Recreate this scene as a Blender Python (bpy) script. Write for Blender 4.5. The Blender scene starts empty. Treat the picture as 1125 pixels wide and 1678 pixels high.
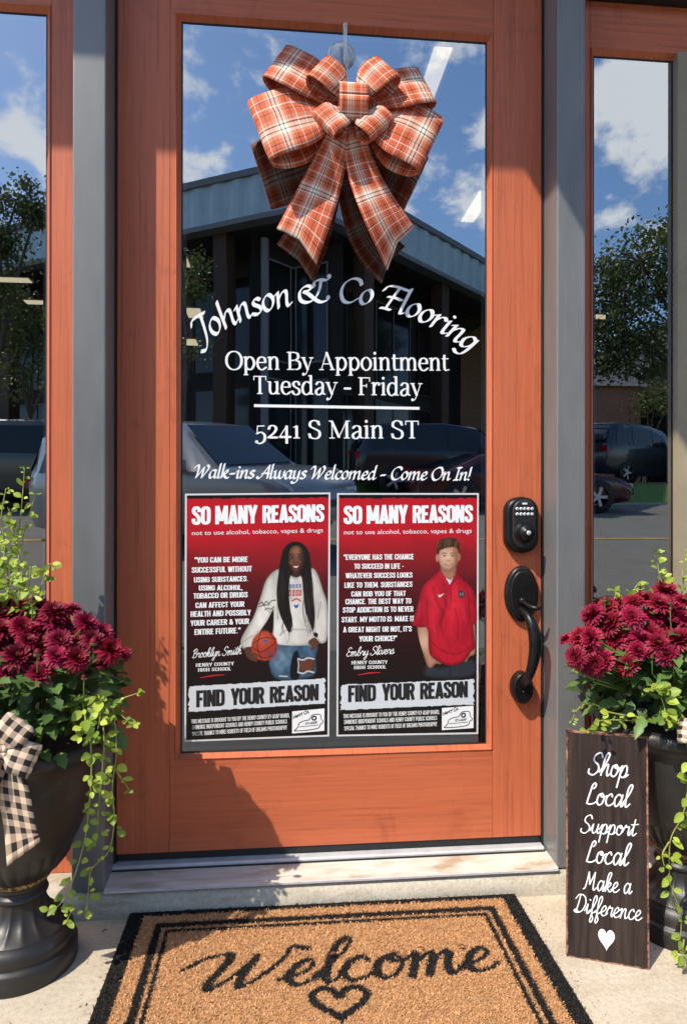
import bpy, bmesh, math, random
import numpy as np
from mathutils import Vector, Matrix, noise as mnoise
R_ = math.radians
random.seed(7)
C = bpy.context.scene.collection
scene = bpy.context.scene

# ------------------------------------------------------------------ camera
CAM = (-0.11878, -1.4435, 0.78834); YAW, PIT, ROL, FPX = 0.09516, 0.00107, 0.00118, 1112.36
cF = Vector((math.sin(YAW)*math.cos(PIT), math.cos(YAW)*math.cos(PIT), math.sin(PIT)))
cR0 = Vector((math.cos(YAW), -math.sin(YAW), 0)); cU0 = cR0.cross(cF)
cR = math.cos(ROL)*cR0 + math.sin(ROL)*cU0; cU = -math.sin(ROL)*cR0 + math.cos(ROL)*cU0
cd = bpy.data.cameras.new('camera'); camo = bpy.data.objects.new('camera', cd); C.objects.link(camo)
cd.sensor_fit = 'HORIZONTAL'; cd.sensor_width = 36; cd.lens = 36*FPX/1125
cd.clip_start = 0.05; cd.clip_end = 900
camo.matrix_world = Matrix(((cR.x, cU.x, -cF.x, CAM[0]), (cR.y, cU.y, -cF.y, CAM[1]), (cR.z, cU.z, -cF.z, CAM[2]), (0, 0, 0, 1)))
scene.camera = camo

# ------------------------------------------------------------------ light
SUN_EL, SUN_AZ = R_(51.3), R_(49.0)      # azimuth measured from -y towards -x
sdir = Vector((-math.sin(SUN_AZ)*math.cos(SUN_EL), -math.cos(SUN_AZ)*math.cos(SUN_EL), math.sin(SUN_EL)))
sl = bpy.data.lights.new('sun', 'SUN'); sl.energy = 4.5; sl.angle = R_(0.5); sl.color = (1.0, 0.92, 0.78)
so = bpy.data.objects.new('sun', sl); C.objects.link(so); so.location = (-5, -6, 9)
so.rotation_euler = (-sdir).to_track_quat('-Z', 'Y').to_euler()
world = bpy.data.worlds.new('World'); scene.world = world; world.use_nodes = True
wt = world.node_tree; wt.nodes.clear()
def wn(t, **k):
    n = wt.nodes.new(t)
    for a, b in k.items(): setattr(n, a, b)
    return n
def wl(a, b): wt.links.new(a, b)
sky = wn('ShaderNodeTexSky', sky_type='NISHITA'); sky.sun_disc = False
sky.sun_elevation = SUN_EL; sky.sun_rotation = math.atan2(sdir.x, sdir.y); sky.air_density = 1.0; sky.dust_density = 0.6; sky.ozone_density = 2.5
bgS = wn('ShaderNodeBackground'); bgS.inputs['Strength'].default_value = 0.13
hs = wn('ShaderNodeHueSaturation'); hs.inputs['Saturation'].default_value = 1.12; hs.inputs['Value'].default_value = 1.65
wl(sky.outputs[0], hs.inputs['Color'])
tc = wn('ShaderNodeTexCoord')
# clouds: noise, gathered into banks around a few directions of the sky
mp = wn('ShaderNodeMapping'); mp.inputs['Scale'].default_value = (1.0, 1.0, 1.5); wl(tc.outputs['Generated'], mp.inputs[0])
nz = wn('ShaderNodeTexNoise'); nz.inputs['Scale'].default_value = 12.0; nz.inputs['Detail'].default_value = 10; nz.inputs['Roughness'].default_value = 0.56; nz.inputs['Distortion'].default_value = .15
wl(mp.outputs[0], nz.inputs['Vector'])
acc = None
for (dx, dy, dz, sharp, amp) in ((-.075, -.876, .470, 60, .34), (.255, -.851, .455, 90, .40), (.419, -.762, .500, 330, .52), (.440, -.80, .421, 110, .22),
                                 (-.33, -.841, .430, 160, .46), (.9, -.4, .4, 6, .25), (-.8, -.3, .5, 6, .2), (-.02, -.80, .54, 300, .05)):
    v = Vector((dx, dy, dz)).normalized()
    dp = wn('ShaderNodeVectorMath', operation='DOT_PRODUCT'); dp.inputs[1].default_value = v; wl(tc.outputs['Generated'], dp.inputs[0])
    a = wn('ShaderNodeMath', operation='SUBTRACT'); wl(dp.outputs['Value'], a.inputs[0]); a.inputs[1].default_value = 1
    b = wn('ShaderNodeMath', operation='MULTIPLY'); wl(a.outputs[0], b.inputs[0]); b.inputs[1].default_value = sharp
    e = wn('ShaderNodeMath', operation='EXPONENT'); wl(b.outputs[0], e.inputs[0])
    m = wn('ShaderNodeMath', operation='MULTIPLY'); wl(e.outputs[0], m.inputs[0]); m.inputs[1].default_value = amp
    if acc is None: acc = m
    else:
        s = wn('ShaderNodeMath', operation='ADD'); wl(acc.outputs[0], s.inputs[0]); wl(m.outputs[0], s.inputs[1]); acc = s
nb = wn('ShaderNodeMath', operation='MULTIPLY_ADD'); wl(nz.outputs['Fac'], nb.inputs[0]); nb.inputs[1].default_value = 2.4; nb.inputs[2].default_value = -.70
s = wn('ShaderNodeMath', operation='ADD'); wl(acc.outputs[0], s.inputs[0]); wl(nb.outputs[0], s.inputs[1])
cr = wn('ShaderNodeMapRange', interpolation_type='SMOOTHSTEP'); cr.inputs['From Min'].default_value = .80; cr.inputs['From Max'].default_value = 1.20; cr.inputs['To Max'].default_value = .9
wl(s.outputs[0], cr.inputs['Value'])
mix = wn('ShaderNodeMix', data_type='RGBA'); wl(cr.outputs[0], mix.inputs['Factor']); wl(hs.outputs[0], mix.inputs['A']); mix.inputs['B'].default_value = (10.5, 10.6, 10.8, 1)
wl(mix.outputs['Result'], bgS.inputs['Color'])
wo = wn('ShaderNodeOutputWorld'); wl(bgS.outputs[0], wo.inputs[0])
scene.view_settings.view_transform = 'Standard'; scene.view_settings.look = 'None'
scene.view_settings.exposure = 0.36; scene.view_settings.gamma = 1; scene.view_settings.use_curve_mapping = False
scene.cycles.max_bounces = 8; scene.cycles.transparent_max_bounces = 12; scene.cycles.use_denoising = True
scene.cycles.sample_clamp_indirect = 6

# ------------------------------------------------------------------ helpers
def ray(u, v): return cF + cR*((u-562.5)/FPX) - cU*((v-839)/FPX)
def at(u, v, y):                       # where the line of sight through a photo pixel meets the plane y
    d = ray(u, v); t = (y-CAM[1])/d.y
    return Vector(CAM) + d*t
def atz(u, v, z):
    d = ray(u, v); t = (z-CAM[2])/d.z
    return Vector(CAM) + d*t
def smooth(x, a, b):
    t = max(0., min(1., (x-a)/(b-a))); return t*t*(3-2*t)

class MB:
    def __init__(s): s.v = []; s.f = []; s.m = []; s.uv = None; s.sm = []; s.col = None
    def add(s, vs, fs, mi=0, sm=False):
        o = len(s.v); s.v += [tuple(p) for p in vs]
        for f in fs: s.f.append(tuple(i+o for i in f)); s.m.append(mi); s.sm.append(sm)
        return o
    def box(s, x0, x1, y0, y1, z0, z1, mi=0):
        vs = [(x0,y0,z0),(x1,y0,z0),(x1,y1,z0),(x0,y1,z0),(x0,y0,z1),(x1,y0,z1),(x1,y1,z1),(x0,y1,z1)]
        s.add(vs, [(0,3,2,1),(4,5,6,7),(0,1,5,4),(1,2,6,5),(2,3,7,6),(3,0,4,7)], mi); return s
    def quad(s, a, b, c, d, mi=0, sm=False): s.add([a,b,c,d], [(0,1,2,3)], mi, sm); return s
    def prism(s, pts, ax, a0, a1, mi=0, sm=False):   # pts 2D polygon extruded along axis ax
        n = len(pts)
        def mk(p, a):
            return (a, p[0], p[1]) if ax == 0 else ((p[0], a, p[1]) if ax == 1 else (p[0], p[1], a))
        o = s.add([mk(p, a0) for p in pts]+[mk(p, a1) for p in pts], [tuple(range(n)), tuple(range(2*n-1, n-1, -1))], mi)
        for i in range(n):
            j = (i+1) % n; s.f.append((o+i, o+j, o+n+j, o+n+i)); s.m.append(mi); s.sm.append(sm)
        return s
    def tube(s, pts, rads, n=8, mi=0, cap=True):
        pts = [Vector(p) for p in pts]
        if not hasattr(rads, '__len__'): rads = [rads]*len(pts)
        ref = None; rings = []
        for i, p in enumerate(pts):
            t = (pts[min(i+1, len(pts)-1)]-pts[max(i-1, 0)])
            if t.length < 1e-9: t = Vector((0, 0, 1))
            t.normalize()
            if ref is None:
                ref = t.cross(Vector((0, 0, 1)));
                if ref.length < .1: ref = t.cross(Vector((1, 0, 0)))
                ref.normalize()
            else:
                ref = ref - t*ref.dot(t); ref.normalize()
            b = t.cross(ref)
            rings.append([p+(ref*math.cos(2*math.pi*k/n)+b*math.sin(2*math.pi*k/n))*rads[i] for k in range(n)])
        vs = [q for r in rings for q in r]; fs = []
        for i in range(len(pts)-1):
            for k in range(n): fs.append((i*n+k, i*n+(k+1) % n, (i+1)*n+(k+1) % n, (i+1)*n+k))
        if cap: fs += [tuple(range(n-1, -1, -1)), tuple((len(pts)-1)*n+k for k in range(n))]
        s.add(vs, fs, mi, True); return s
    def lathe(s, prof, cx=0, cy=0, cz=0, n=48, mi=0, axis='z', flute=None, arc=(0, 2*math.pi)):
        full = abs(arc[1]-arc[0]-2*math.pi) < 1e-6; cnt = n if full else n+1
        vs = []
        for (r, h) in prof:
            for k in range(cnt):
                a = arc[0]+(arc[1]-arc[0])*k/n; rr = r
                if flute: rr = r*flute(a, h)
                x, y = rr*math.cos(a), rr*math.sin(a)
                vs.append((cx+x, cy+y, cz+h) if axis == 'z' else (cx+x, cy+h, cz+y))
        fs = []
        for i in range(len(prof)-1):
            for k in range(n):
                k2 = (k+1) % cnt
                fs.append((i*cnt+k, i*cnt+k2, (i+1)*cnt+k2, (i+1)*cnt+k))
        s.add(vs, fs, mi, True); return s

origin = {}
def build(name, mb, mats, parent=None, label=None, cat=None, group=None, kind=None, bevel=0, smooth_all=None):
    off = origin.get(parent.name, Vector((0, 0, 0))) if parent else Vector((0, 0, 0))
    me = bpy.data.meshes.new(name)
    me.from_pydata([(v[0]-off.x, v[1]-off.y, v[2]-off.z) for v in mb.v], [], mb.f)
    if not isinstance(mats, (list, tuple)): mats = [mats]
    for m in mats: me.materials.append(m)
    me.polygons.foreach_set('material_index', mb.m)
    me.polygons.foreach_set('use_smooth', mb.sm if smooth_all is None else [smooth_all]*len(mb.f))
    if mb.uv is not None:
        ul = me.uv_layers.new(name='UVMap'); li = np.empty(len(me.loops), dtype=np.int32); me.loops.foreach_get('vertex_index', li)
        ul.data.foreach_set('uv', np.array(mb.uv, dtype=np.float32)[li].ravel())
    if mb.col is not None:
        ca = me.color_attributes.new('Col', 'FLOAT_COLOR', 'POINT')
        ca.data.foreach_set('color', np.asarray(mb.col, dtype=np.float32).ravel())
    me.validate(); me.update()
    o = bpy.data.objects.new(name, me); C.objects.link(o)
    if parent: o.parent = parent
    origin[o.name] = off
    if bevel:
        b = o.modifiers.new('bevel', 'BEVEL'); b.width = bevel; b.segments = 2; b.limit_method = 'ANGLE'; b.angle_limit = R_(35)
        for p in me.polygons: p.use_smooth = False
    if label: o['label'] = label
    if cat: o['category'] = cat
    if group: o['group'] = group
    if kind: o['kind'] = kind
    return o
def thing(name, loc, label, cat, group=None):
    o = bpy.data.objects.new(name, None); C.objects.link(o); o.location = loc; o.empty_display_size = .05
    origin[o.name] = Vector(loc); o['label'] = label; o['category'] = cat
    if group: o['group'] = group
    return o

# ------------------------------------------------------------------ materials
def srgb(r, g, b):
    f = lambda c: (c/255/12.92) if c/255 <= .04045 else ((c/255+.055)/1.055)**2.4
    return (f(r), f(g), f(b), 1)
class NM:
    def __init__(s, name, rough=.5, metal=0, spec=.5):
        s.m = bpy.data.materials.new(name); s.m.use_nodes = True; s.t = s.m.node_tree
        s.p = s.t.nodes['Principled BSDF']; s.p.inputs['Roughness'].default_value = rough
        s.p.inputs['Metallic'].default_value = metal; s.p.inputs['Specular IOR Level'].default_value = spec
        s.out = s.t.nodes['Material Output']; s.h = None
    def n(s, t, **k):
        n = s.t.nodes.new(t)
        for a, b in k.items():
            if a in ('sc', 'det', 'ro'):
                n.inputs[{'sc': 'Scale', 'det': 'Detail', 'ro': 'Roughness'}[a]].default_value = b
            else: setattr(n, a, b)
        return n
    def l(s, a, b): s.t.links.new(a, b)
    def coord(s, scale=(1, 1, 1), which='Object', rot=(0, 0, 0)):
        tcn = s.n('ShaderNodeTexCoord'); mpn = s.n('ShaderNodeMapping'); mpn.inputs['Scale'].default_value = scale; mpn.inputs['Rotation'].default_value = rot
        s.l(tcn.outputs[which], mpn.inputs[0]); return mpn.outputs[0]
    def noise(s, vec, sc, det=4, ro=.55, dist=0):
        nn = s.n('ShaderNodeTexNoise', sc=sc, det=det, ro=ro); nn.inputs['Distortion'].default_value = dist
        s.l(vec, nn.inputs['Vector']); return nn.outputs['Fac']
    def ramp(s, fac, stops, interp='LINEAR'):
        r = s.n('ShaderNodeValToRGB'); r.color_ramp.interpolation = interp; e = r.color_ramp.elements
        while len(e) > 1: e.remove(e[0])
        e[0].position = stops[0][0]; e[0].color = stops[0][1]
        for p, c in stops[1:]:
            q = e.new(p); q.color = c
        s.l(fac, r.inputs[0]); return r.outputs[0]
    def mix(s, a, b, fac, mode='MIX'):
        m = s.n('ShaderNodeMix', data_type='RGBA', blend_type=mode)
        for key, val in (('A', a), ('B', b), ('Factor', fac)):
            if hasattr(val, 'is_linked') or hasattr(val, 'links'): s.l(val, m.inputs[key])
            else: m.inputs[key].default_value = val
        return m.outputs['Result']
    def math(s, op, a, b=None):
        m = s.n('ShaderNodeMath', operation=op)
        for i, val in enumerate((a, b)):
            if val is None: continue
            if hasattr(val, 'links'): s.l(val, m.inputs[i])
            else: m.inputs[i].default_value = val
        return m.outputs[0]
    def base(s, c):
        if hasattr(c, 'links'): s.l(c, s.p.inputs['Base Color'])
        else: s.p.inputs['Base Color'].default_value = c
        return s
    def bump(s, h, strength=.3, dist=.002):
        b = s.n('ShaderNodeBump'); b.inputs['Strength'].default_value = strength; b.inputs['Distance'].default_value = dist
        s.l(h, b.inputs['Height'])
        if s.h is not None: s.l(s.h, b.inputs['Normal'])
        s.h = b.outputs[0]; s.l(s.h, s.p.inputs['Normal']); return s
def k3(c, f): return (c[0]*f, c[1]*f, c[2]*f, 1)
def simple(name, c, rough=.5, metal=0, var=.12, sc=30, bump=0, spec=.5):
    m = NM(name, rough, metal, spec); co = m.coord()
    f = m.noise(co, sc, 5); m.base(m.ramp(f, [(.3, k3(c, 1-var)), (.7, k3(c, 1+var))]))
    if bump: m.bump(m.noise(co, sc*6, 3), bump, .001)
    return m.m

RUST = (0.56, 0.142, 0.062, 1)
def wood_paint(name, horizontal):
    m = NM(name, .42, 0, .45)
    sv = (4, 30, 150) if horizontal else (150, 30, 4)
    co = m.coord(sv); g = m.noise(co, 1.0, 6, .62, .6)
    sv2 = (14, 60, 700) if horizontal else (700, 60, 14)
    g2 = m.noise(m.coord(sv2), 1.0, 3, .6, .3)
    big = m.noise(m.coord((3, 3, 3)), 2.2, 4)
    c = m.ramp(g, [(.28, k3(RUST, .52)), (.44, k3(RUST, .88)), (.62, RUST), (.8, (0.66, .165, .062, 1))])
    c = m.mix(c, (0.62, .15, .06, 1), m.math('MULTIPLY', big, .35))
    line = m.ramp(g2, [(.30, (.62, .58, .55, 1)), (.38, (1, 1, 1, 1))])
    c = m.mix(c, line, .6, 'MULTIPLY')
    dirt = m.noise(m.coord((9, 9, 6)), 1.4, 7, .7, .6)
    c = m.mix(c, m.ramp(dirt, [(.56, (1, 1, 1, 1)), (.72, (.62, .56, .52, 1))]), .55, 'MULTIPLY')
    scr = m.noise(m.coord((40, 40, 40), rot=(.3, .5, .2)), 1.1, 8, .75, 1.5); c = m.mix(c, (.50, .26, .16, 1), m.ramp(scr, [(.69, (0, 0, 0, 1)), (.73, (.6, .6, .6, 1))]))
    m.base(c); m.bump(g, .3, .0015); m.bump(g2, .35, .0008)
    r = m.n('ShaderNodeMapRange'); m.l(big, r.inputs[0]); r.inputs[3].default_value = .34; r.inputs[4].default_value = .52; m.l(r.outputs[0], m.p.inputs['Roughness'])
    return m.m
M = {}
M['woodv'] = wood_paint('rust_paint_vertical_grain', False)
M['woodh'] = wood_paint('rust_paint_horizontal_grain', True)
m = NM('grey_metal_paint', .38, .15); co = m.coord((1, 1, .25)); f = m.noise(co, 14, 6); f3 = m.noise(m.coord((60, 60, 1.5)), 1, 5, .7)
m.base(m.mix(m.ramp(f, [(.3, (.15, .153, .158, 1)), (.7, (.205, .205, .203, 1))]), m.ramp(f3, [(.60, (1, 1, 1, 1)), (.72, (1.35, 1.3, 1.2, 1))]), .5, 'MULTIPLY')); m.bump(m.noise(m.coord(), 900, 2), .12, .0004)
M['post'] = m.m
M['gasket'] = simple('black_gasket', (.012, .012, .014, 1), .55)
M['alu'] = simple('brushed_aluminium', (.62, .62, .63, 1), .42, .25, .1, 40)
M['tan'] = simple('tan_paint', (.30, .25, .17, 1), .5, 0, .1, 12)
m = NM('weathered_sill', .7); f = m.noise(m.coord((6, 40, 40)), 1, 6, .6, .8); f2 = m.noise(m.coord((5, 9, 5)), 1.3, 5, .6, .6)
c = m.ramp(f2, [(.35, (.74, .70, .62, 1)), (.56, (.62, .57, .49, 1)), (.70, (.42, .32, .22, 1))])
c = m.mix(c, m.ramp(f, [(.35, (.7, .66, .62, 1)), (.6, (1.05, 1.05, 1.05, 1))]), .8, 'MULTIPLY'); m.base(c); m.bump(f, .3, .001)
M['sill'] = m.m
def concrete(name, c, dirt):
    m = NM(name, .88, 0, .3); co = m.coord()
    a = m.noise(co, 3.0, 6, .6); b = m.noise(co, 120, 4, .7); sp = m.noise(co, 520, 2, .6)
    col = m.ramp(a, [(.3, k3(c, .86)), (.55, c), (.75, k3(c, 1.08))])
    col = m.mix(col, m.ramp(b, [(.3, (.75, .73, .7, 1)), (.55, (1, 1, 1, 1)), (.75, (1.12, 1.1, 1.08, 1))]), .8, 'MULTIPLY')
    col = m.mix(col, m.ramp(sp, [(.33, (.45, .42, .38, 1)), (.42, (1, 1, 1, 1)), (.66, (1, 1, 1, 1)), (.72, (1.25, 1.22, 1.15, 1))]), .7, 'MULTIPLY')
    d = m.noise(m.coord((7, 20, 30)), 1.2, 6, .65, .7)
    col = m.mix(col, m.ramp(d, [(.50, (1, 1, 1, 1)), (.66, (.60, .50, .40, 1))]), dirt, 'MULTIPLY')
    m.base(col); m.bump(b, .35, .0015); m.bump(sp, .5, .0008); return m.m
M['concrete'] = concrete('sidewalk_concrete', (.55, .475, .37, 1), .3)
M['curb'] = concrete('curb_concrete', (.52, .47, .38, 1), .55)
m = NM('white_vinyl', .45); m.base((.82, .83, .84, 1)); M['vinyl'] = m.m

# glass: part mirror, part clear
def glass(name, k):
    m = NM(name); t = m.t
    gl = m.n('ShaderNodeBsdfGlossy'); gl.inputs['Roughness'].default_value = 0.0; gl.inputs['Color'].default_value = (.93, .97, 1, 1)
    tr = m.n('ShaderNodeBsdfTransparent'); tr.inputs['Color'].default_value = (.90, .93, .92, 1)
    fr = m.n('ShaderNodeFresnel'); fr.inputs['IOR'].default_value = 1.5
    ad = m.math('ADD', fr.outputs[0], k)
    bmp = m.n('ShaderNodeBump'); bmp.inputs['Strength'].default_value = .05; bmp.inputs['Distance'].default_value = .004
    m.l(m.noise(m.coord(), 3.2, 1), bmp.inputs['Height']); m.l(bmp.outputs[0], gl.inputs['Normal'])
    mx = m.n('ShaderNodeMixShader'); m.l(ad, mx.inputs[0]); m.l(tr.outputs[0], mx.inputs[1]); m.l(gl.outputs[0], mx.inputs[2])
    m.l(mx.outputs[0], m.out.inputs['Surface']); return m.m
M['glass'] = glass('coated_glass', .33)

# ------------------------------------------------------------------ lettering made of pen strokes
def strokes(spec):
    out = []
    for s in spec.split('|'):
        s = s.strip(); pen = ''
        if s[0] in 'TKDC': pen, s = s[0], s[1:]
        pts = []; segs = []
        for tok in s.split():
            cor = tok.endswith('!'); x, y = tok.rstrip('!').split(','); pts.append((float(x), float(y)))
            if cor and len(pts) > 1: segs.append(pts); pts = [pts[-1]]
        if len(pts) > 1 or not segs: segs.append(pts)
        out.append((pen, segs))
    return out
def catmull(P, n=7):
    if len(P) < 3:
        return [((P[0][0]*(1-i/6)+P[-1][0]*i/6), (P[0][1]*(1-i/6)+P[-1][1]*i/6)) for i in range(7)] if len(P) == 2 else list(P)
    closed = abs(P[0][0]-P[-1][0]) < .01 and abs(P[0][1]-P[-1][1]) < .01
    Q = [P[-2] if closed else (2*P[0][0]-P[1][0], 2*P[0][1]-P[1][1])]+list(P)+[P[1] if closed else (2*P[-1][0]-P[-2][0], 2*P[-1][1]-P[-2][1])]
    out = []
    for i in range(1, len(Q)-2):
        p0, p1, p2, p3 = Q[i-1:i+3]
        for k in range(n):
            t = k/n
            out.append(tuple(.5*((2*p1[j])+(-p0[j]+p2[j])*t+(2*p0[j]-5*p1[j]+4*p2[j]-p3[j])*t*t+(-p0[j]+3*p1[j]-3*p2[j]+p3[j])*t**3) for j in (0, 1)))
    out.append(Q[-2]); return out
CHAN = {
 'a': (44, '34,44 20,50 6,30 8,6 18,1 32,22 35,49|35,50 33,12 38,1 46,8'), 'c': (35, '32,42 24,50 8,36 5,15 14,1 26,3 34,12'),
 'd': (46, '34,44 20,50 6,30 8,6 18,1 32,22 35,48|37,86 33,12 38,1 46,8'), 'e': (36, '6,24 22,26 31,38 24,50 10,40 5,16 14,1 26,3 35,12'),
 'g': (42, '34,44 20,50 6,30 8,8 18,3 32,22 35,49|35,50 34,5 28,-20 14,-27 2,-20'), 'h': (45, '8,88 6,2|7,24 20,46 30,49 33,38 32,10 37,1 45,8'),
 'i': (22, '2,42 10,49! 9,10 14,1 22,8|D12,68 12,68'), 'k': (44, '8,88 6,2|8,22 24,46 32,48 30,32 12,26! 24,8 36,0 44,4'),
 'l': (21, '9,88 8,10 13,1 21,8'), 'n': (45, '1,42 9,49! 7,1|7,22 20,45 30,49 33,38 32,10 37,1 45,8'),
 'm': (70, '1,42 9,49! 7,1|7,22 20,45 29,49 32,38 31,1|31,22 44,45 54,49 57,38 56,10 61,1 69,8'), 'o': (40, '22,50 7,36 5,14 16,1 30,12 34,34 22,50'),
 'r': (34, '1,42 9,49! 7,1|7,22 18,44 28,49 34,42'), 's': (32, '30,42 22,49 11,44 12,33 26,20 27,8 15,1 3,6'),
 'w': (60, '1,44 8,49! 9,12 18,1 28,14 32,48! 32,12 42,1 54,16 56,48'), 'y': (42, '1,44 9,49! 8,12 16,1 30,16 34,49! 32,0 24,-22 8,-26 0,-18'),
 'J': (46, 'T8,64 14,76 30,80 54,78|42,78 37,40 28,2 12,-20 -4,-16'), 'C': (60, '58,62 50,76 32,79 12,60 7,30 18,4 38,1 56,16'),
 'F': (56, '-2,58 6,74 24,80 66,79|36,79 28,40 20,2|6,1 20,2 34,1|16,42 36,44 54,42'), 'W': (80, '0,62 10,78 20,70 20,30 16,2! 34,34 48,66! 46,2! 66,40 74,66 64,80'),
 'A': (60, '-6,10 4,0 16,10 34,50 50,82! 52,2|18,30 36,33 58,30'), 'O': (66, '40,80 16,66 6,36 18,4 38,1 58,22 62,52 52,76 34,79'),
 'I': (30, '20,79 16,40 12,2|8,78 20,80 32,79|0,1 12,2 24,1'), '!': (20, '12,82 9,24|D8,4 8,4'), '-': (36, '4,26 28,28'),
 '&': (90, '17,37 32,42 32,52 18,54 3,38 5,12 24,2 45,12 57,38 60,68|14,38 26,30 49,8 66,0 84,8 82,18|42,50 42,64 56,72 74,70 82,78 78,86'), ' ': (22, '')}
BRUSH = {
 'a': (42, '30,42 18,49 6,30 9,5 19,1 31,28 34,48! 32,10 37,0 46,13'), 'c': (34, '28,38 21,49 8,36 5,14 15,0 28,4 38,15'),
 'e': (34, '-4,12 14,20 26,36 19,49 8,36 5,14 15,0 28,4 38,15'), 'f': (28, '-4,12 14,30 27,72 21,92 12,70 12,0 9,-30 16,-40 23,-22 14,2 32,13'),
 'h': (40, '-4,12 16,50 25,84 17,92 9,70 6,0|7,12 19,42 28,44 28,12 34,0 44,13'), 'i': (22, '-4,12 9,46! 8,10 14,0 26,13|D16,68 16,68'),
 'k': (38, '-4,12 16,50 25,84 17,92 9,70 6,0|7,16 22,44 29,36 22,24 11,20! 24,3 32,0 42,13'), 'l': (22, '-4,12 16,50 25,84 17,92 9,66 9,12 15,0 26,13'),
 'm': (60, '-2,36 7,46 8,30 7,0|7,12 17,42 25,44 26,28 25,0|25,12 35,42 43,44 44,12 50,0 62,13'), 'n': (42, '-2,36 7,46 8,30 7,0|7,12 18,42 27,44 28,12 34,0 46,13'),
 'o': (36, '20,48 8,40 5,14 14,0 26,6 31,30 21,48 17,38 28,33 42,40'), 'p': (38, '-4,20 9,46! 7,0 5,-42|7,10 18,46 30,42 31,14 20,0 8,5|20,0 30,3 40,13'),
 'r': (32, '-4,14 9,50 12,40 25,42 23,14 28,0 38,13'), 's': (28, '-4,12 15,50 20,34 25,12 15,0 3,5|16,0 24,3 34,13'),
 't': (26, '-4,12 12,40 17,80! 12,14 18,0 30,13|T2,54 14,54 32,58'), 'u': (42, '-4,12 8,46! 7,12 15,0 27,16 32,46! 30,12 36,0 46,13'),
 'v': (34, '0,36 8,46 12,14 18,0 28,20 30,44 40,42'), 'y': (38, '-4,12 8,46! 7,14 15,2 27,18 32,46! 30,0 23,-36 12,-42 9,-26 24,-8 42,13'),
 'b': (36, '-4,12 16,50 25,84 17,92 9,66 8,8 18,0 30,12 28,32 18,36'), 'w': (46, '0,36 8,46 9,12 16,0 26,16 29,42! 30,10 37,0 46,16 47,42 54,40'),
 'S': (50, '48,72 38,90 18,80 15,58 36,40 41,18 24,-2 4,4 2,20'), 'L': (44, '27,90 20,80 16,56 12,28 9,3! 20,0 34,3 48,13|T27,90 33,84 32,72 26,66'),
 'M': (68, '0,2 8,8 14,44 18,86! 30,26! 50,86! 50,14 56,0 68,13'), 'D': (60, '22,84 18,40 12,2|0,66 16,88 44,82 56,48 42,10 18,-1 2,6 10,14 24,4'),
 'W': (84, '-26,44 -8,66 14,72 18,56 10,16 14,2 30,24 46,64! 40,20 44,3 60,22 76,58 80,80 98,74'), 'B': (46, '16,84 10,0|0,66 22,90 40,74 32,52 16,46! 40,38 42,12 22,-1 2,6'),
 'E': (40, '40,76 26,90 10,72 18,50 30,46! 10,38 4,14 20,-1 42,12'), ' ': (24, ''), 'd': (44, '30,42 18,49 6,30 9,5 19,1 31,28 40,86! 32,10 37,0 48,13')}
def sf(x, y, l=8, r=8): return '|C%g,%g %g,%g' % (x-l, y, x+r, y)
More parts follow.
